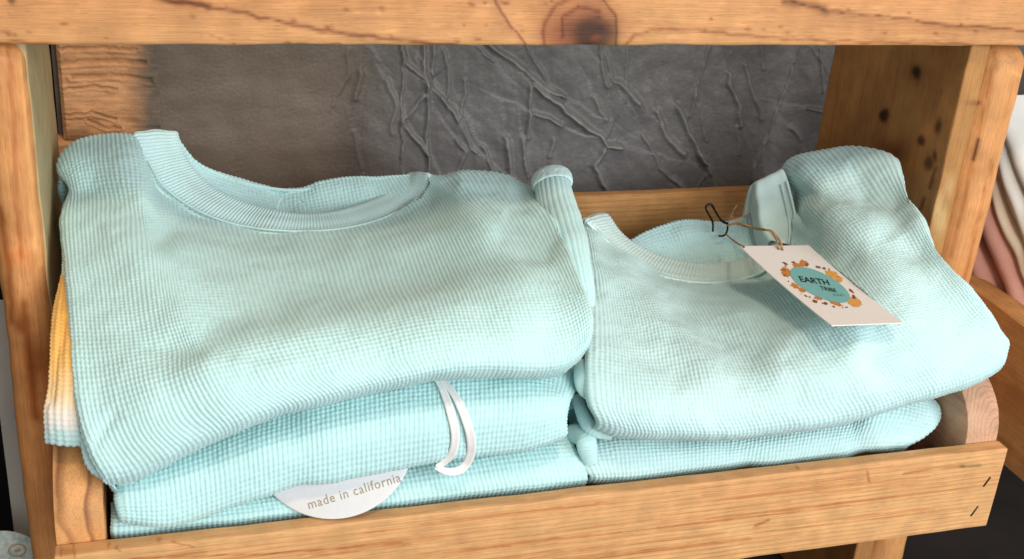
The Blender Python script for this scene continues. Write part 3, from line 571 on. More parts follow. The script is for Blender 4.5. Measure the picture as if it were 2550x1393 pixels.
# collar: seam side, crest, inner side
cs = resample(CSL1, 15)
ci = resample([(440, 338), (450, 372), (482, 425), (540, 478), (640, 520), (750, 538), (860, 526), (945, 496), (990, 470), (1012, 452), (1018, 440)], 15)
ycs = np.interp(np.linspace(0, 1, 15), [0, .12, .3, .5, .7, .88, 1], [.246, .234, .215, .201, .209, .231, .250])
cc = [([a, a * .75 + c * .25 + [0, -1], (a + c) / 2, a * .2 + c * .8, c], y, y + .019) for a, c, y in zip(cs, ci, ycs)]
knit_patch('collar', cc, M_band, L1, rows=6, pre=[(0, .001, -.006)], post=[(0, .004, -.005), (0, .006, -.016)], gexp=1.0, amp=.0010, pitch=.0022, sub=(6, 3), low=.0004, mode='rib', left=[(0, .008, -.006), (0, .012, -.04)], right=[(0, .006, -.006), (0, .008, -.03)], tfreq=.003, seed=2,
    strokes=[([tuple(a * .5 + c * .5) for a, c in zip(cs, ci)], 22, .0022)])
seam('collar_seam', [at(x, y + 3, yy - .0055) for (x, y), yy in zip(cs[1:-1], ycs[1:])], .0011, M_band, L1, 160)
seam('collar_seam', [at(*(a * .86 + c * .14), yy - .0045) for a, c, yy in zip(cs[1:-1], ci[1:], ycs[1:])], .0007, M_band, L1, 160, 6)
# back of the neck seen through the opening
bk = [([(446, 352), (470, 430), (520, 480)], .262, .242), ([(490, 408), (510, 460), (560, 510)], .266, .24), ([(560, 440), (575, 490), (610, 540)], .268, .236), ([(640, 462), (650, 510), (680, 555)], .269, .234), ([(720, 474), (725, 520), (740, 565)], .269, .233), ([(790, 466), (800, 515), (810, 560)], .269, .234), ([(860, 452), (870, 505), (880, 548)], .269, .236), ([(930, 446), (945, 485), (960, 515)], .268, .24), ([(1000, 440), (1015, 460), (1030, 480)], .266, .246), ([(1060, 436), (1070, 450), (1080, 462)], .264, .25)]
o, Pbk = knit_patch('back_neck_panel', bk, M_L1, L1, rows=6, pre=[(0, .003, -.003), (0, .004, -.03)], gexp=1.0, seed=3, low=.0008, strokes=[([(690, 480), (720, 520)], 14, -.003), ([(800, 470), (900, 470)], 20, .003)])
seam('neck_edge', [at(*p, .2675) for p in [(462, 396), (490, 410), (560, 441), (640, 463), (720, 474), (790, 467), (860, 453), (930, 447), (1000, 440)]], .0012, M_band, L1, 100)
M_thread = plain('aqua_thread', (.55, .76, .74), .8)
seam('loose_thread', [at(690, 522, .225), at(697, 500, .226), at(714, 482, .235), at(730, 480, .24), at(744, 492, .236), at(762, 508, .228)], .00045, M_thread, L1, 40, 6)
# sleeve folded up along the right edge
def sleeve(name, pts, rads, parent, mat, ribsn=22, amp=.0008, seed=4, flat=.55):
    path = resample([at(*p) for p in pts], 140); rad = np.interp(np.linspace(0, 1, 140), np.linspace(0, 1, len(rads)), rads)
    T = np.gradient(path, axis=0); T /= np.linalg.norm(T, axis=1)[:, None]
    view = CAM - path; view /= np.linalg.norm(view, axis=1)[:, None]; V = np.cross(T, view); V /= np.linalg.norm(V, axis=1)[:, None]; U = np.cross(V, T)
    L = np.linalg.norm(np.diff(path, axis=0), axis=1).sum(); nt = int(L / .003); ang = np.linspace(0, 2 * np.pi, ribsn * 6, endpoint=False); tt = np.linspace(0, 1, nt * 5)
    ip = lambda A: np.stack([np.interp(tt, np.linspace(0, 1, 140), A[:, j]) for j in range(3)], 1)
    pa, Va, Ua = ip(path), ip(V), ip(U); ra = np.interp(tt, np.linspace(0, 1, 140), rad)
    P = np.stack([pa + ra[:, None] * (math.cos(a) * Va + flat * math.sin(a) * Ua) for a in ang])
    h = amp * np.sqrt(np.abs(np.sin(ang[:, None] / (2 * np.pi) * ribsn * np.pi))) * (.65 + .35 * np.sqrt(np.abs(np.sin(np.pi * nt * tt[None, :]))))
    nrm = P - pa[None]; nrm /= np.linalg.norm(nrm, axis=2)[..., None]; P = P + nrm * (h + .0008 * fbm(P * 40 + seed, 2))[..., None]
    o = link(name, grid_mesh(name, P, True), mat); into(o, parent); return o, P
slv, _ = sleeve('sleeve', [(1374, 445, .205), (1383, 500, .18), (1400, 560, .15), (1425, 650, .112), (1447, 740, .092), (1458, 810, .085), (1462, 870, .085)], [.0115, .0125, .0135, .0130, .0105, .007, .004], L1, M_L1)
# cuff: a rounded cap band over the sleeve end
cp = []
ca = at(1374, 448, .205); ax = (at(1374, 448, .205) - at(1390, 530, .165)); ax /= np.linalg.norm(ax)
vv = np.cross(ax, CAM - ca); vv /= np.linalg.norm(vv); uu = np.cross(vv, ax)
prof_c = [(.0128, -.008), (.0142, -.0075), (.0148, -.003), (.0146, .002), (.0132, .0062), (.0100, .0092), (.0055, .0106), (.0004, .0110)]
pr = resample(prof_c, 26)
angs = np.linspace(0, 2 * np.pi, 120, endpoint=False)
Pc = np.stack([np.stack([ca + ax * z + r * (math.cos(a) * vv + .62 * math.sin(a) * uu) for r, z in pr]) for a in angs])
Pc += .0007 * fbm(Pc * 320, 3)[..., None] * (CAM - ca) / .8
cf = link('cuff', grid_mesh('cuff', Pc, True), M_band); into(cf, L1)

# ---- folded shirt layer at the far left; warm light off the wood painted in
YG = thing('folded_garment', 'knit shirt layer left of the left pile, light off the wood painted on as yellow', 'garment', None, at(160, 1090, .06))
def wood_bleed(P, q):
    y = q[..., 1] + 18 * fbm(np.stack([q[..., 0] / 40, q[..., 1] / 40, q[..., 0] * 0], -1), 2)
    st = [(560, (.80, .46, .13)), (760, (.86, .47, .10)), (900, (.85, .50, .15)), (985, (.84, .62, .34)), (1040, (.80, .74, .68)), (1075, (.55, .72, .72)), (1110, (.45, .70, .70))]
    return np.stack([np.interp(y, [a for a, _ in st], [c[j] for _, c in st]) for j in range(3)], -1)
yc = [([(164, 560), (160, 660), (141, 755), (129, 860), (121, 980), (111, 1060), (118, 1092)], .185, .032), ([(172, 560), (168, 680), (158, 790), (150, 900), (146, 1000), (142, 1065), (150, 1097)], .185, .028), ([(190, 560), (185, 680), (185, 800), (185, 900), (182, 1000), (182, 1065), (188, 1099)], .185, .027), ([(225, 560), (225, 680), (225, 800), (225, 900), (225, 1000), (225, 1065), (235, 1098)], .185, .03)]
knit_patch('body', yc, M_wood_bleed, YG, rows=9, pre=[(0, .01, -.01)], post=[(0, .004, -.004), (0, .02, -.007)], left=[(.0005, .004, -.003), (.005, .010, -.006)], low=.0006, seed=6, colfn=wood_bleed, strokes=[([(165, 800), (140, 900), (128, 1000)], 8, -.0015)])
seam('overlock_edge', [at(*p) for p in [(176, 600, .164), (176, 700, .12), (182, 820, .083), (186, 920, .06), (196, 1040, .036), (206, 1085, .03)]], .0012, fabric('pale_edge', (.75, .70, .62)), YG, 90)

# ---- left pile, second shirt
L2 = thing('folded_shirt', 'aqua waffle knit shirt in the middle of the left pile, white ribbon loop in front', 'shirt', 'folded aqua waffle knit shirts', at(700, 1180, .1))
def strip_cols(top, bot, yt, yf, n=12):
    a = resample(top, n); b_ = resample(bot, n); return [([p, p * .67 + r * .33, p * .33 + r * .67, r], yt, yf) for p, r in zip(a, b_)]
c2 = strip_cols([(314, 1120), (420, 1080), (620, 1000), (820, 930), (1000, 890), (1200, 875), (1330, 880), (1420, 905)], [(322, 1292), (378, 1304), (500, 1280), (680, 1222), (860, 1182), (1060, 1148), (1230, 1124), (1340, 1106), (1398, 1082)], .058, .0095, 13)
c2[-1] = ([(1428, 925), (1426, 958), (1402, 1000), (1396, 1045), (1402, 1080)], .055, .014)
c2[0] = ([(308, 1150), (311, 1200), (311, 1250), (316, 1288)], .05, .011)
o, PL2 = knit_patch('body', c2, M_L2, L2, rows=7, pre=[(0, .015, .002), (0, .03, .0)], post=[(0, .008, -.006), (0, .03, -.009), (0, .06, -.008)], left=[(.002, .006, -.002), (.008, .03, -.004)], right=[(-.002, .010, -.003), (-.004, .04, -.004)], gexp=2.2, seed=8,
    strokes=[([(300, 1230), (600, 1140), (1000, 1060), (1380, 1010)], 45, .004), ([(720, 1060), (760, 1150), (740, 1230)], 30, -.0015), ([(1050, 960), (1120, 1040), (1120, 1150)], 28, -.0012)])
bvL2 = bvh_of(PL2)
def ribbon(name, pts, wpx, mat, parent, bvh, off=.0025, n=60):
    p = resample(pts, n); T = np.gradient(p, axis=0); T /= np.linalg.norm(T, axis=1)[:, None]; N2 = np.stack([-T[:, 1], T[:, 0]], 1)
    w_ = np.full(n, wpx) if np.isscalar(wpx) else np.interp(np.linspace(0, 1, n), np.linspace(0, 1, len(wpx)), wpx)
    base = np.stack([hit(bvh, *c, off, .01) for c in p]); 
    kk = np.ones(9) / 9; base = np.stack([np.convolve(np.pad(base[:, j], 4, mode='edge'), kk, 'valid') for j in range(3)], 1)
    dep = np.linalg.norm(base - CAM, axis=1); rows_ = []
    for side, dz in ((-.5, .0003), (-.25, .0001), (0, .0), (.25, .0002), (.5, .0005)):
        c = p + N2 * (w_ * side)[:, None]; d = np.stack([ray(*x) for x in c]); d /= np.linalg.norm(d, axis=1)[:, None]
        rows_.append(CAM + d * (dep - dz)[:, None])
    P = np.stack(rows_); back = P[::-1] + (P - CAM)[::-1] * .0005
    o = link(name, grid_mesh(name, np.concatenate([P, back]), True), mat); into(o, parent); return o
M_satin = plain('white_satin', (.82, .81, .80), .38, .5, .03, 300.)
rb = ribbon('ribbon_loop', [(1088, 945), (1108, 985), (1126, 1040), (1134, 1090), (1122, 1135), (1088, 1164)], [14, 20, 22, 23, 20, 14], M_satin, L2, bvL2, .0016)
rb2 = ribbon('ribbon_loop', [(1098, 942), (1135, 990), (1162, 1050), (1174, 1105), (1166, 1148), (1142, 1172), (1112, 1174), (1086, 1162)], [14, 18, 22, 23, 24, 22, 20, 15], M_satin, L2, bvL2, .0026)

# ---- left pile, bottom shirt
L3 = thing('folded_shirt', 'aqua waffle knit shirt at the bottom of the left pile, behind the front board', 'shirt', 'folded aqua waffle knit shirts', at(700, 1280, .1))
c3 = strip_cols([(286, 1230), (420, 1240), (640, 1190), (860, 1150), (1080, 1110), (1250, 1080), (1400, 1060)], [(286, 1326), (420, 1312), (640, 1288), (860, 1263), (1080, 1238), (1280, 1214), (1440, 1196)], .05, .0165, 12)
c3[-1] = ([(1400, 1060), (1418, 1105), (1440, 1150), (1453, 1180), (1454, 1198)], .05, .019)
o, PL3 = knit_patch('body', c3, M_L2, L3, rows=7, pre=[(0, .015, .001), (0, .03, .0)], post=[(0, .006, -.010), (0, .020, -.020), (0, .05, -.024)], left=[(.002, .012, -.002), (.004, .05, -.004)], right=[(-.002, .010, -.003), (-.004, .04, -.004)], gexp=1.9, seed=12, low=.001)

# ---- right pile, top shirt
R1 = thing('folded_shirt', 'pale aqua waffle knit shirt on top of the right pile, under the paper hang tag', 'shirt', 'folded aqua waffle knit shirts', at(1900, 1000, .1))
cR1 = [
 ([(1452, 560), (1462, 640), (1470, 740), (1470, 830), (1468, 920), (1474, 990), (1496, 1050)], .205, .012),
 ([(1472, 556), (1490, 640), (1515, 740), (1525, 830), (1525, 930), (1530, 1010), (1555, 1068)], .207, .008),
 ([(1512, 602), (1545, 680), (1580, 770), (1600, 860), (1608, 950), (1620, 1030), (1640, 1078)], .197, .004, 0, (1545, 535, 0.222)),
 ([(1570, 650), (1610, 720), (1655, 800), (1685, 890), (1700, 970), (1712, 1040), (1730, 1080)], .185, .002, 0, (1620, 522, 0.226)),
 ([(1640, 682), (1690, 750), (1740, 830), (1775, 920), (1795, 1000), (1810, 1050), (1825, 1080)], .178, .002, 1.9, (1690, 508, 0.229)),
 ([(1740, 700), (1790, 770), (1835, 850), (1870, 930), (1895, 1000), (1910, 1045), (1920, 1068)], .174, .002, 2.05, (1760, 494, 0.231)),
 ([(1830, 695), (1880, 760), (1930, 840), (1970, 920), (2000, 990), (2020, 1035), (2030, 1050)], .175, .002, 2.3, (1825, 478, 0.231)),
 ([(1900, 672), (1960, 740), (2020, 820), (2070, 900), (2110, 970), (2130, 1015), (2140, 1028)], .181, .003, 2.55, (1880, 462, 0.23)),
 ([(1960, 600), (2030, 700), (2100, 800), (2160, 880), (2205, 950), (2225, 990), (2235, 1003)], .196, .004, 2.5, (1918, 448, 0.229)),
 ([(1976, 520), (2060, 620), (2150, 740), (2230, 850), (2285, 920), (2310, 960), (2320, 975)], .213, .006, 2.2),
 ([(1962, 428), (2050, 500), (2150, 610), (2250, 740), (2330, 840), (2385, 910), (2405, 948)], .222, .010, 1.95),
 ([(2045, 388), (2110, 460), (2190, 550), (2280, 670), (2370, 780), (2440, 870), (2468, 922)], .213, .014),
 ([(2140, 376), (2180, 430), (2240, 510), (2310, 620), (2400, 740), (2470, 830), (2500, 895)], .196, .018),
 ([(2232, 402), (2256, 460), (2278, 510), (2330, 620), (2400, 700), (2470, 780), (2512, 855)], .165, .024)]
RSR1 = [(1462, 552), (1500, 588), (1560, 645), (1640, 684), (1740, 702), (1830, 697), (1905, 670), (1950, 620)]
QOR1 = [(1976, 612), (1984, 560), (1974, 500), (1958, 440), (1950, 424)]
o, PR1 = knit_patch('body', cR1, M_R1, R1, rows=14, crumple=16, amp=.00092, cross=.30, split=[(1400, 715), (1600, 725), (1780, 735), (1960, 725), (2100, 680), (2340, 640)], hole=[(x + 2, y - 4) for x, y in RSR1[:-1]] + [(1945, 620)] + [(x - 5, y) for x, y in QOR1] + [(1935, 300), (1466, 300)], pre=[(0, .008, -.010), (0, .010, -.045)], post=[(0, .010, -.010), (0, .035, -.014), (0, .06, -.011)], left=[(.002, .006, -.004), (.008, .02, -.008)], right=[(-.001, .003, -.010), (-.008, .006, -.024)], seed=14, low=.0016,
    strokes=[([(1990, 478), (2080, 470), (2160, 478), (2215, 488)], 26, -.0068), ([(2010, 425), (2100, 405), (2200, 415)], 34, 0.0023), ([(2030, 520), (2120, 560), (2220, 600)], 31, 0.0023), ([(2230, 560), (2200, 610), (2290, 620)], 29, -0.0031), ([(2280, 560), (2310, 600)], 19, 0.0023),
     ([(1560, 690), (1620, 780), (1700, 860), (1760, 930)], 36, 0.0028), ([(1545, 760), (1600, 850), (1680, 930)], 34, -0.0027), ([(1720, 770), (1790, 830), (1880, 880)], 41, -0.0037), ([(1700, 730), (1760, 770), (1830, 790)], 26, 0.0023), ([(1930, 800), (2000, 850), (2060, 870)], 41, -0.0031), ([(1880, 830), (1960, 910), (2060, 960)], 36, 0.0022),
     ([(2180, 820), (2200, 860), (2180, 900)], 29, -0.0035), ([(2150, 830), (2120, 900), (2160, 960)], 29, 0.0020), ([(2260, 800), (2330, 870), (2380, 920)], 36, 0.0016), ([(2340, 720), (2400, 790)], 29, -0.0020), ([(2130, 640), (2260, 720), (2360, 800)], 41, -0.0020), ([(1500, 980), (1700, 1020), (2000, 1000), (2300, 930)], 48, 0.0016), ([(1580, 640), (1650, 720)], 19, 0.0016)])
body_R1 = o; bvR1 = bvh_of(PR1)
# collar, left and bottom run
rs = resample(RSR1, 12)
ri = resample([(1514, 540), (1546, 585), (1610, 628), (1680, 652), (1760, 662), (1840, 655), (1892, 635), (1925, 595)], 12)
yr = np.interp(np.linspace(0, 1, 12), [0, .2, .4, .6, .8, 1], [.203, .194, .179, .168, .171, .184])
cc = [([a, a * .7 + c * .3, a * .3 + c * .7, c], y, y + .017) for a, c, y in zip(rs, ri, yr)]
knit_patch('collar', cc, M_bandR, R1, rows=6, pre=[(0, .001, -.006)], post=[(0, .004, -.005), (0, .006, -.018)], gexp=1.0, amp=.0008, pitch=.0026, sub=(6, 3), low=.0005, mode='rib', tfreq=.003, seed=15, left=[(-.002, .008, -.006), (-.002, .012, -.03)], strokes=[([tuple(a * .5 + c * .5) for a, c in zip(rs, ri)], 18, .002)])
seam('collar_seam', [at(x, y + 2, yy - .0060) for (x, y), yy in zip(rs, yr)], .0010, fabric('pale_seam', (.66, .82, .80)), R1, 140)
# collar, right run climbing over the shoulder
qo = QOR1; qi = [(1920, 600), (1898, 560), (1890, 510), (1882, 470), (1882, 456)]
qo = resample(qo, 7); qi = resample(qi, 7); yq = np.interp(np.linspace(0, 1, 7), [0, .5, 1], [.187, .201, .219])
knit_patch('collar', [([c, c * .67 + a * .33, c * .33 + a * .67, a], y + .004, y - .001) for a, c, y in zip(qo, qi, yq)], M_bandR, R1, rows=6, pre=[(.0, .004, -.006), (0.004, .012, -.02)], post=[(.003, .003, -.005)], right=[(0, .006, -.006), (0, .008, -.03)], gexp=1.0, amp=.00025, pitch=.0022, sub=(4, 4), low=.0006, mode='plain', tfreq=.003, seed=16)
seam('collar_seam', [at(x - 2, y, yy - .003) for (x, y), yy in zip(qo[:-1], yq)], .0010, bpy.data.materials['pale_seam'], R1, 90)
seam('collar_seam', [at(*(a * .78 + c * .22), yy - .0015) for a, c, yy in zip(qo[:-1], qi, yq)], .0006, M_bandR, R1, 90, 6)
# back of neck
rb_ = [([(1560, 618), (1600, 650), (1640, 690)], .228, .200), ([(1610, 585), (1650, 640), (1690, 700)], .232, .196), ([(1670, 566), (1700, 630), (1740, 705)], .234, .194), ([(1730, 556), (1760, 625), (1790, 700)], .235, .193), ([(1790, 560), (1815, 620), (1840, 690)], .235, .194), ([(1850, 548), (1868, 610), (1890, 670)], .234, .197), ([(1905, 530), (1912, 590), (1930, 640)], .232, .201)]
knit_patch('back_neck_panel', rb_, M_R1, R1, rows=6, pre=[(0, .003, -.003), (0, .004, -.03)], gexp=1.0, seed=17, low=.001, amp=.0013, strokes=[([(1640, 640), (1760, 660), (1860, 640)], 18, -.003), ([(1700, 585), (1800, 590)], 16, .003)])
kb = [([(1575, 607), (1590, 615), (1608, 628)], .2325, .224), ([(1640, 574), (1655, 592), (1672, 612)], .2345, .224), ([(1720, 556), (1732, 578), (1742, 602)], .2355, .224), ([(1785, 557), (1798, 578), (1808, 600)], .2355, .224), ([(1850, 546), (1860, 568), (1868, 592)], .2345, .224), ([(1900, 530), (1905, 556), (1910, 580)], .2335, .224)]
knit_patch('neck_band', kb, M_bandR, R1, rows=5, pre=[(0, .003, -.004)], post=[(0, .002, -.004)], gexp=1.0, amp=.0002, pitch=.0022, sub=(4, 4), low=.0008, mode='plain', tfreq=.003, seed=18)
# inner layers of the fold seen in the gap between the piles
def roll(name, pts, rad, parent, mat, n=110, ribsn=10, flat=1.0):
    P = tube([at(*p) for p in pts], rad, ribsn * 6, n, flat, up=tuple(CAM - at(*pts[0])))
    ang = np.linspace(0, 2 * np.pi, ribsn * 6, endpoint=False); c = P.mean(0)
    nr = P - c[None]; nr /= np.linalg.norm(nr, axis=2)[..., None] + 1e-9
    P = P + nr * (.0006 * np.sqrt(np.abs(np.sin(np.linspace(0, n / 4 * np.pi, n))))[None, :, None])
    o = link(name, grid_mesh(name, P, True), mat); into(o, parent); return o
roll('inner_fold', [(1452, 905, .05), (1453, 940, .032), (1462, 968, .026), (1482, 976, .027), (1510, 975, .035)], [.0045, .0050, .0055, .005, .004], R1, M_R1, 110, 10, .6)
roll('inner_fold', [(1436, 985, .045), (1450, 1030, .034), (1468, 1062, .026), (1490, 1072, .024), (1520, 1078, .028)], [.003, .0034, .004, .0045, .004], R1, M_L2, 110, 10, .6)

# ---- right pile, bottom shirt
R2 = thing('folded_shirt', 'pale aqua waffle knit shirt at the bottom of the right pile, behind the front board', 'shirt', 'folded aqua waffle knit shirts', at(1900, 1130, .1))
cr2 = strip_cols([(1450, 1075), (1520, 1050), (1700, 1050), (1900, 1035), (2080, 1000), (2220, 965), (2310, 955)], [(1475, 1178), (1540, 1190), (1700, 1172), (1900, 1150), (2080, 1130), (2190, 1112), (2250, 1092)], .055, .0175, 12)
cr2[-1] = ([(2305, 985), (2330, 1005), (2330, 1045), (2300, 1080), (2258, 1108)], .052, .022)
cr2[0] = ([(1462, 1072), (1452, 1090), (1448, 1115), (1458, 1150), (1478, 1186)], .052, .02)
o, PR2 = knit_patch('body', cr2, M_R1, R2, rows=7, pre=[(0, .015, .001), (0, .03, 0)], post=[(0, .006, -.008), (0, .022, -.016), (0, .05, -.02)], left=[(.002, .010, .000), (.006, .04, .0)], right=[(-.002, .010, -.004), (-.006, .04, -.006)], gexp=1.9, seed=19, low=.0014, strokes=[([(2060, 1030), (2120, 1060), (2140, 1110)], 26, -.003), ([(2180, 1010), (2240, 1040)], 30, .003), ([(1820, 1090), (1850, 1150)], 26, -.002)])
roll('inner_fold', [(1404, 1086, .048), (1430, 1080, .036), (1455, 1090, .026), (1462, 1115, .022), (1470, 1150, .022)], [.0045, .0052, .0058, .0058, .004], R2, M_L2, 110, 10, .6)
# a further folded layer closing the gap
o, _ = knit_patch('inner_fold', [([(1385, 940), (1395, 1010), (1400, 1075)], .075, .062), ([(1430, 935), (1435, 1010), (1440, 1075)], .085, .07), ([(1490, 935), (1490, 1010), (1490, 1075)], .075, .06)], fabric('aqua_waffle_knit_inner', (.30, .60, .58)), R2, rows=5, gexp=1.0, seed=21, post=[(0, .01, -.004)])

# ------------------------------------------------------------------ writing helpers
def text_mesh(body, size, bold=0.0, spacing=1.0):
    cu = bpy.data.curves.new('lettering', 'FONT'); cu.body = body; cu.size = size; cu.align_x = 'CENTER'; cu.align_y = 'CENTER'; cu.offset = bold; cu.space_character = spacing; cu.resolution_u = 3
    o = bpy.data.objects.new('lettering_tmp', cu); COL.objects.link(o); bpy.context.view_layer.update()
    me = bpy.data.meshes.new_from_object(o.evaluated_get(bpy.context.evaluated_depsgraph_get())); bpy.data.objects.remove(o); return me
def place_flat(me, fn):
    co = np.zeros(len(me.vertices) * 3, np.float32); me.vertices.foreach_get('co', co); co = co.reshape(-1, 3)
    P = np.array([fn(x, y) for x, y, _ in co]); me.vertices.foreach_set('co', P.reshape(-1).astype(np.float32)); me.update(); return me

# ---- round paper label tucked between the lower shirts of the left pile
RL = thing('round_label', 'round white paper label lettered made in california, between left pile shirts', 'label', None, at(830, 1287, .006))
e1 = at(980, 1196, .0125) - at(760, 1262, .0125); e1 /= np.linalg.norm(e1)
upv = np.array([0, .012, .0200]); upv -= e1 * (e1 @ upv); upv /= np.linalg.norm(upv); nl = np.cross(e1, upv); nl = nl if nl[1] < 0 else -nl
RAD = .0475
pb = at(850, 1290, .0075); cen = pb + upv * RAD * .985 + e1 * .0080
def disc(cen, r, thick, curve=.35):
    fr_ = np.linspace(0.001, .985, 14); rr = np.r_[fr_, 1.0, 1.0, fr_[::-1]]; th = np.r_[np.zeros(14), -.25, -.75, -np.ones(14)] * thick; ang = np.linspace(0, 2 * np.pi, 128, endpoint=False)
    return np.stack([np.stack([lab(k * r * math.cos(a), k * r * math.sin(a), t_) for k, t_ in zip(rr, th)]) for a in ang])
def lab(x, y, z=0.0): return cen + e1 * x + upv * y + nl * (z - 1.6 * x * x + 5.0 * max(0, -y - .016) ** 2)
M_paper = plain('white_card', (.66, .66, .68), .5, .4, .02, 300.)
d_ = link('card', grid_mesh('card', disc(cen, RAD, .0006), True), M_paper); into(d_, RL)
tm = text_mesh('made in california', .0084, 0.0, 1.12); place_flat(tm, lambda x, y: lab(x * .80 + .0030, y * .9 - .0345, .00025)); t_ = link('lettering', tm, plain('bronze_print', (.34, .28, .18), .45)); into(t_, RL)

# ---- hang tag with emblem
HT = thing('hang_tag', 'white paper hang tag with teal and orange emblem on the right shirt', 'hang tag', None, at(2160, 812, .08))
cor = [(1842, 617), (2013, 615), (2248, 808), (2070, 815)]
h0 = [hit(bvR1, *c, .004, .12) for c in cor]
# best rectangle: search the plane through the hit centre
cenT = hit(bvR1, 2043, 714, .006, .11); best = None
uvs = [(u, v) for u in (.04, .35, .65, .96) for v in (.05, .3, .5, .7, .95)]
smp = [(1 - v) * ((1 - u) * np.array(cor[0]) + u * np.array(cor[1])) + v * ((1 - u) * np.array(cor[3]) + u * np.array(cor[2])) for u, v in uvs]
uvs, smp = zip(*[(a_, b_) for a_, b_ in zip(uvs, smp) if a_[1] > .2 or a_[0] > .5])
hp = np.array([hit(bvR1, *p, 0, .16) for p in smp]); hd = np.linalg.norm(hp - CAM, axis=1)
dirs = np.array([ray(*p) for p in smp]); dirs /= np.linalg.norm(dirs, axis=1)[:, None]
for tz in np.linspace(.0, 1.2, 49):
    for tx in np.linspace(-1.1, .3, 57):
        n_ = np.array([math.sin(tx), -math.sin(tz) * math.cos(tx), math.cos(tz) * math.cos(tx)])
        td = ((cenT - CAM) @ n_) / (dirs @ n_); ratio = np.percentile((hd - .0015) / td, 8)
        V4 = [CAM + ray(*c) * ratio * ((cenT - CAM) @ n_) / (ray(*c) @ n_) for c in cor]
        clear = np.abs(hd - td * ratio).mean()
        a, b_, c_, d4 = V4[1] - V4[0], V4[2] - V4[1], V4[2] - V4[3], V4[3] - V4[0]
        er = abs((a @ b_) / np.linalg.norm(a) / np.linalg.norm(b_)) + abs((c_ @ d4) / np.linalg.norm(c_) / np.linalg.norm(d4)) + abs((a @ d4) / np.linalg.norm(a) / np.linalg.norm(d4)) + clear * 45
        if best is None or er < best[0]: best = (er, n_, V4, clear)
nT = best[1]; V4 = best[2]; cenT = np.mean(V4, 0); nT = nT if nT @ (CAM - cenT) > 0 else -nT
print('tag fit', best[0], best[3], nT, np.linalg.norm(V4[1] - V4[0]), np.linalg.norm(V4[3] - V4[0]), V4)
# the cloth gives way under the card
_co = np.zeros(len(body_R1.data.vertices) * 3, np.float32); body_R1.data.vertices.foreach_get('co', _co); _co = _co.reshape(-1, 3).astype(float)
_q = proj(_co); _cc = np.mean(cor, 0); _in = inside(_q, [_cc + (np.array(c) - _cc) * 1.03 for c in cor]); _d = _co - CAM
_lim = ((cenT - CAM) @ nT) / (_d @ nT); _hit = _in & (_lim > .9985) & (_lim < 1.2); _co[_hit] = CAM + _d[_hit] * (_lim[_hit] + .0022)[:, None]
body_R1.data.vertices.foreach_set('co', _co.reshape(-1).astype(np.float32)); body_R1.data.update()
def card(u, v, z=0.0):
    """u 0..1 across, v 0..1 down the tag"""
    p = (V4[0] * (1 - u) + V4[1] * u) * (1 - v) + (V4[3] * (1 - u) + V4[2] * u) * v
    return p + nT * (z + .0012 * (2 * v - 1) ** 2)
g = np.linspace(0, 1, 13); TH = .0007
top = np.array([[card(u, v, 0) for v in g] for u in g]); bot = np.array([[card(u, v, -TH) for v in g] for u in g])
bmx = bmesh.new()
def addgrid(G, flip):
    vs_ = [[bmx.verts.new(G[i, j]) for j in range(13)] for i in range(13)]
    for i in range(12):
        for j in range(12):
            f = [vs_[i][j], vs_[i + 1][j], vs_[i + 1][j + 1], vs_[i][j + 1]]; bmx.faces.new(f[::-1] if flip else f)
    return vs_
A = addgrid(top, False); Bv = addgrid(bot, True)
per = [(i, 0) for i in range(13)] + [(12, j) for j in range(1, 13)] + [(i, 12) for i in range(11, -1, -1)] + [(0, j) for j in range(11, 0, -1)]
for (i, j), (k_, l_) in zip(per, per[1:] + per[:1]): bmx.faces.new([A[i][j], A[k_][l_], Bv[k_][l_], Bv[i][j]])
bmesh.ops.recalc_face_normals(bmx, faces=bmx.faces)
me = bpy.data.meshes.new('card'); bmx.to_mesh(me); bmx.free()
card_o = link('card', me, plain('cream_card', (.83, .79, .76), .65, .25, .02, 400.)); into(card_o, HT)
Wt = np.linalg.norm(V4[1] - V4[0]); Lt = np.linalg.norm(V4[3] - V4[0])
def blob_mesh(name, shapes, z, mat):
    if len(shapes) > 1:
        for s_ in shapes: blob_mesh(name, [s_], z, mat)
        return
    bm2 = bmesh.new()
    for pts in shapes:
        try: bm2.faces.new([bm2.verts.new(card(u, v, z)) for u, v in pts])
        except ValueError: pass
    bmesh.ops.triangulate(bm2, faces=bm2.faces); m_ = bpy.data.meshes.new(name); bm2.to_mesh(m_); bm2.free(); o_ = link(name, m_, mat); into(o_, HT); return o_
def inv_card(px, py):
    """photo pixel -> tag u, v"""
    P_ = CAM + ray(px, py) * ((cenT - CAM) @ nT) / (ray(px, py) @ nT); r_ = P_ - V4[0]; a_ = V4[1] - V4[0]; b_ = V4[3] - V4[0]
    s_ = np.linalg.lstsq(np.stack([a_, b_], 1), r_, rcond=None)[0]; return s_
def px5(x, y): return inv_card(1750 + x / 3.98, 500 + y / 3.98)
def ragged(cx, cy, rx, ry, n=26, jag=.28, rot=0.0, sd=0):
    r2 = np.random.default_rng(sd); out = []
    for a in np.linspace(0, 2 * np.pi, n, endpoint=False):
        k_ = 1 + jag * r2.uniform(-1, .6); x, y = rx * k_ * math.cos(a), ry * k_ * math.sin(a)
        out.append(px5(cx + x * math.cos(rot) - y * math.sin(rot), cy + x * math.sin(rot) + y * math.cos(rot)))
    return out
M_teal = plain('teal_print', (.20, .47, .47), .6, .3, .08, 500.); M_or = plain('orange_print', (.58, .23, .05), .6, .3, .3, 900.); M_or2 = plain('amber_print', (.72, .36, .09), .6, .3, .3, 900.); M_br = plain('brown_print', (.26, .08, .03), .6, .3, .2, 900.); M_ink = plain('black_print', (.02, .025, .025), .6)
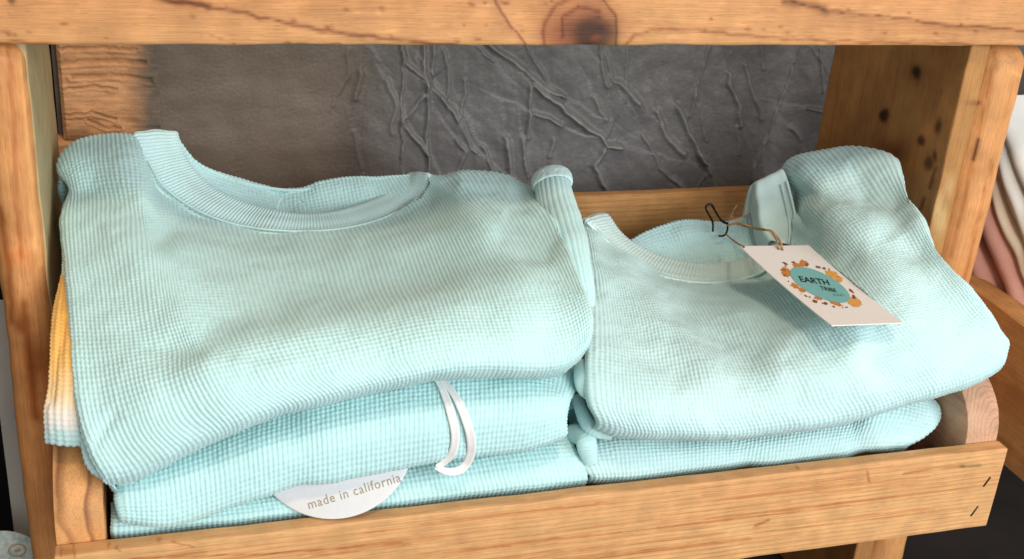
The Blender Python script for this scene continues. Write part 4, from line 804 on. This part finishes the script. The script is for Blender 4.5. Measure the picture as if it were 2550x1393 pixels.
blob_mesh('emblem_patch', [ragged(830, 710, 62, 46, 22, .3, .5, 1), ragged(950, 650, 62, 28, 26, .35, .2, 2), ragged(1010, 630, 52, 30, 22, .35, .3, 3), ragged(920, 850, 48, 26, 22, .35, .4, 5), ragged(990, 890, 45, 20, 20, .3, .3, 6), ragged(1150, 970, 44, 20, 20, .35, .3, 7), ragged(1330, 1020, 82, 26, 26, .35, .3, 8)], .00012, M_or)
blob_mesh('emblem_patch', [ragged(1300, 745, 75, 42, 26, .35, .45, 4), ragged(1370, 780, 42, 30, 20, .3, .4, 14), ragged(1525, 1012, 84, 46, 28, .12, .35, 9)], .00016, M_or2)
blob_mesh('emblem_patch', [ragged(825, 633, 34, 12, 14, .4, .4, 20), ragged(1155, 665, 30, 11, 14, .4, .3, 21), ragged(1045, 640, 18, 18, 12, .4, 0, 22), ragged(1500, 900, 36, 13, 14, .35, .7, 23), ragged(1120, 1005, 32, 15, 14, .4, .3, 24), ragged(1225, 1028, 34, 16, 14, .4, .3, 25), ragged(1110, 695, 22, 9, 12, .4, .2, 26), ragged(1065, 960, 14, 8, 10, .3, .2, 27), ragged(1018, 945, 11, 7, 10, .3, .2, 28), ragged(978, 928, 6, 5, 10, .3, .2, 29), ragged(1218, 672, 12, 8, 10, .3, .2, 30), ragged(1265, 684, 9, 7, 10, .3, .2, 31), ragged(1525, 960, 16, 26, 12, .2, -.4, 32)] + [ragged(1178 + 400 * math.cos(a) * .905 - 165 * math.sin(a) * .43, 842 + 400 * math.cos(a) * .43 + 165 * math.sin(a) * .905, 14 + 8 * math.sin(7 * a), 8, 10, .35, .3, int(40 + 9 * a)) for a in np.sort(np.random.default_rng(3).uniform(0, 6.28, 17))], .00018, M_br)
th_ = 25.5 * math.pi / 180
ell = [px5(1178 + 335 * math.cos(a) * math.cos(th_) - 118 * math.sin(a) * math.sin(th_), 842 + 335 * math.cos(a) * math.sin(th_) + 118 * math.sin(a) * math.cos(th_)) for a in np.linspace(0, 2 * np.pi, 64, endpoint=False)]
blob_mesh('emblem_disc', [ell], .00026, M_teal)
def tag_text(body, pxc, dxdir, dydir, size, bold, mat, sp=1.0):
    """lettering laid on the card: pxc centre in crop pixels, dxdir / dydir the reading and up directions there"""
    tmx = text_mesh(body, 1.0, bold, sp); k_ = size
    def fn(x, y):
        u, v = px5(pxc[0] + k_ * (x * dxdir[0] + y * dydir[0]), pxc[1] + k_ * (x * dxdir[1] + y * dydir[1])); return card(u, v, .0004)
    place_flat(tmx, fn); o_ = link('lettering', tmx, mat); into(o_, HT); return o_
tag_text('EARTH', (1118, 803), (1.02, .13), (-.42, -.80), 98, .022, M_ink, 1.0)
tag_text('TRIBE', (1262, 887), (.98, .17), (-.42, -.80), 68, .018, M_ink, 1.0)
tag_text('BABY', (1372, 945), (1.0, .05), (-.3, -.8), 38, .01, plain('dark_teal_print', (.06, .25, .24), .6), 1.5)
# twine from pin to tag
M_twine = plain('jute_twine', (.42, .26, .13), .85, .1, .3, 1500., .5)
kn = hit(bvR1, 1838, 560, .004, .225)
def twine(name, pts, rad=.0008, nn=60): 
    o_ = link(name, grid_mesh(name, tube(pts, rad, 7, nn), True), M_twine); into(o_, HT); return o_
hole = card(*inv_card(1948, 628), .0006)
A3 = lambda px, py, Y: at(px, py, Y)
def above(px, py, off): return card(*inv_card(px, py), 0) * 1.0 + (CAM - card(*inv_card(px, py), 0)) * (off / .75)
twine('twine', [A3(1812, 563, .214), A3(1834, 556, .210), A3(1862, 562, .200), A3(1890, 572, .190), above(1914, 582, .012), above(1932, 594, .012), above(1942, 608, .009), above(1947, 620, .004), hole])
twine('twine', [A3(1812, 561, .214), A3(1832, 558, .209), A3(1860, 565, .199), above(1900, 579, .012), above(1924, 593, .010), above(1934, 608, .007), above(1937, 619, .003), card(*inv_card(1938, 626), .0006)], .0006)
twine('twine', [A3(1809, 584, .200), A3(1830, 602, .178), above(1852, 619, .003)], .0007)
for k in range(26):
    a = A3(1832 + rng.normal(0, 9), 556 + rng.normal(0, 4), .209); dx, dy = rng.normal(0, 15), rng.normal(-3, 9)
    twine('twine_fibre', [a, a + np.array([dx * .5, 0, -dy * .7]) * .00024, a + np.array([dx, rng.normal(0, 4), -dy]) * .00024], .00013, 8)
twine('twine_fibre', [A3(1824, 551, .222), A3(1823, 535, .222), A3(1829, 520, .223), A3(1837, 511, .224)], .0003, 30)
for p0, p1, p2 in (((1850, 552), (1862, 536), (1868, 510)), ((1845, 550), (1858, 530), (1854, 522)), ((1915, 590), (1922, 612), (1934, 622))):
    twine('twine_fibre', [A3(*p0, .208), A3(*p1, .210), A3(*p2, .212)], .00015, 14)
# safety pin
M_pin = plain('black_pin_metal', (.012, .011, .011), .35, .5, .1, 600., 0, .7)
PN = thing('safety_pin', 'small black safety pin standing in the right shirt neckline', 'safety pin', None, A3(1790, 588, .212))
def pin(name, pts, rad):
    o_ = link(name, grid_mesh(name, tube(resample([A3(*p) for p in pts], 60), rad, 7), True), M_pin); into(o_, PN)
pin('wire', [(1775, 577, .219), (1775, 556, .2195), (1768, 540, .220), (1758, 520, .221), (1762, 511, .2215), (1771, 511, .2215), (1780, 524, .221), (1795, 548, .220), (1806, 556, .2195), (1812, 562, .219), (1809, 580, .216), (1800, 588, .214), (1791, 588, .213)], .0008)
pin('clasp', [(1757, 518, .2212), (1762, 511, .2214), (1772, 511, .2213), (1778, 521, .221)], .0010)
pin('clasp', [(1794, 548, .2195), (1803, 554, .219), (1813, 557, .2188)], .0010)

# ------------------------------------------------------------------ neighbours at the frame edge
nt = thing('neighbour_tray', 'pine tray of the next rack, cut by the right edge', 'tray', None, (0.663, .03, -.063))
prof2 = [(.0112, -.063), (.0112, -.02), (.0130, .0118), (.0222, .0276), (.0355, .0372), (.06, .0445), (.12, .048), (.288, .048), (.288, -.063)]
into(profile_board('side_board', prof2, .6640, .688, wood('pine_neighbour', (.48, .24, .085), (.24, .09, .03), 1, (.4, 0, -.1), 120, .5, .04)), nt)
into(rbox('bottom_board', (.6885, .02, -.063), (1.2, .288, -.054), M_back, None, .001), nt)
into(rbox('back_board', (.664, .2885, -.063), (1.2, .298, .06), M_back, None, .001), nt)
def soft_fold(name, label, x0, x1, z, th, y0, y1, mat, tilt=0.0, seed=0, cat='garment'):
    """a folded garment: flattened rounded fold running away from the viewer, in two layers"""
    root = thing(name, label, cat, 'garments in the neighbouring tray', (x0, y0, z))
    for L in range(2):
        zz = z + L * th * .5; ys = np.linspace(y0, y1, 60); ang = np.linspace(0, 2 * np.pi, 48, endpoint=False)
        P = []
        for a in ang:
            cx = math.cos(a); sx = math.sin(a); r = .5 * th * .5
            x = (x0 + r if cx < 0 else x1 - r) + r * cx * 1.4
            P.append(np.stack([np.full(60, x) + .004 * L, ys, zz + r + r * sx + tilt * (ys - y0)], 1))
        P = np.array(P); P += .0035 * np.stack([fbm(P * 18 + seed + 5 * j + L, 2) for j in (0, 1, 2)], -1)
        k_ = np.clip((ys - y0) / .012, .0, 1) ** .5; c_ = P.mean(0); P = c_[None] + (P - c_[None]) * (.05 + .95 * k_)[None, :, None] ** np.array([.25, 1, 1])
        o_ = link('folded_layer', grid_mesh('folded_layer', P, True, flip=True), mat); into(o_, root)
M_pink = fabric('pink_cotton', (.66, .36, .30)); M_cream = fabric('cream_cotton', (.72, .62, .50)); M_white = fabric('white_cotton', (.74, .74, .70))
soft_fold('folded_garment', 'dusty pink folded garment in the neighbouring tray, lowest of that pile', .690, .95, -.035, .066, .09, .215, M_pink, .85, 3)
soft_fold('folded_garment', 'cream folded garment in the neighbouring tray, between pink and white', .694, .95, .031, .026, .095, .215, M_cream, .85, 5)
soft_fold('folded_garment', 'white folded garment on top of the neighbouring tray pile', .698, .95, .057, .028, .10, .215, M_white, .85, 7)
# lower left: pale garment and printed label seen past the left post
pg = thing('hanging_cloth', 'pale grey cloth in the dark gap beside the left post', 'cloth', None, (-.05, .262, -.262))
Xs, Zs = np.meshgrid(np.linspace(-.0545, .02, 60), np.linspace(-.262, .03, 80), indexing='ij')
sl = np.clip((Zs + .02) * -.02, -.02, .02)
Pg = np.stack([Xs + .012 * (Zs + .1) * .4, .262 + .006 * fbm(np.stack([Xs * 30, Zs * 8, Xs * 0], -1), 2), Zs], -1)
into(link('drape', grid_mesh('drape', Pg, flip=True), fabric('grey_white_cotton', (.50, .48, .44))), pg)
tl = thing('printed_label', 'round pale mint label with a tan ring emblem, bottom left corner', 'label', None, at(20, 1393, .2))
def ldisc(name, c, rx, rz, y, mat, inner=0.0, n=72):
    a = np.linspace(0, 2 * np.pi, n, endpoint=False); rr = [inner, (inner + 1) / 2, 1.0, 1.0]; yy = [0, 0, 0, .0006]
    P = np.stack([np.stack([[c[0] + rx * k_ * math.cos(t), y + d, c[2] + rz * k_ * math.sin(t)] for k_, d in zip(rr, yy)]) for t in a]); o_ = link(name, grid_mesh(name, P, True, flip=True), mat); into(o_, tl)
lc = at(5, 1420, .22); k = NT('mint_speckle'); tc = k.n('ShaderNodeTexCoord'); nz = k.n('ShaderNodeTexNoise', i_2=260.0, i_3=2.0); k.l(tc.outputs['Object'], nz.inputs[0]); mr = k.n('ShaderNodeMapRange'); k.l(nz.outputs[0], mr.inputs[0]); mr.inputs[1].default_value = .45; mr.inputs[2].default_value = .6
k.l(k.mix('MIX', mr.outputs[0], (.62, .68, .64), (.40, .56, .52)), k.b.inputs['Base Color']); k.b.inputs['Roughness'].default_value = .6
ldisc('card', lc, .032, .034, .22, k.m)
M_tan = plain('tan_print', (.50, .34, .22), .6); lc2 = at(43, 1371, .2195)
ldisc('ring_emblem', lc2, .0062, .0058, .2194, M_tan, .82); ldisc('ring_emblem', lc2, .0022, .0012, .2194, M_tan, 0.01)
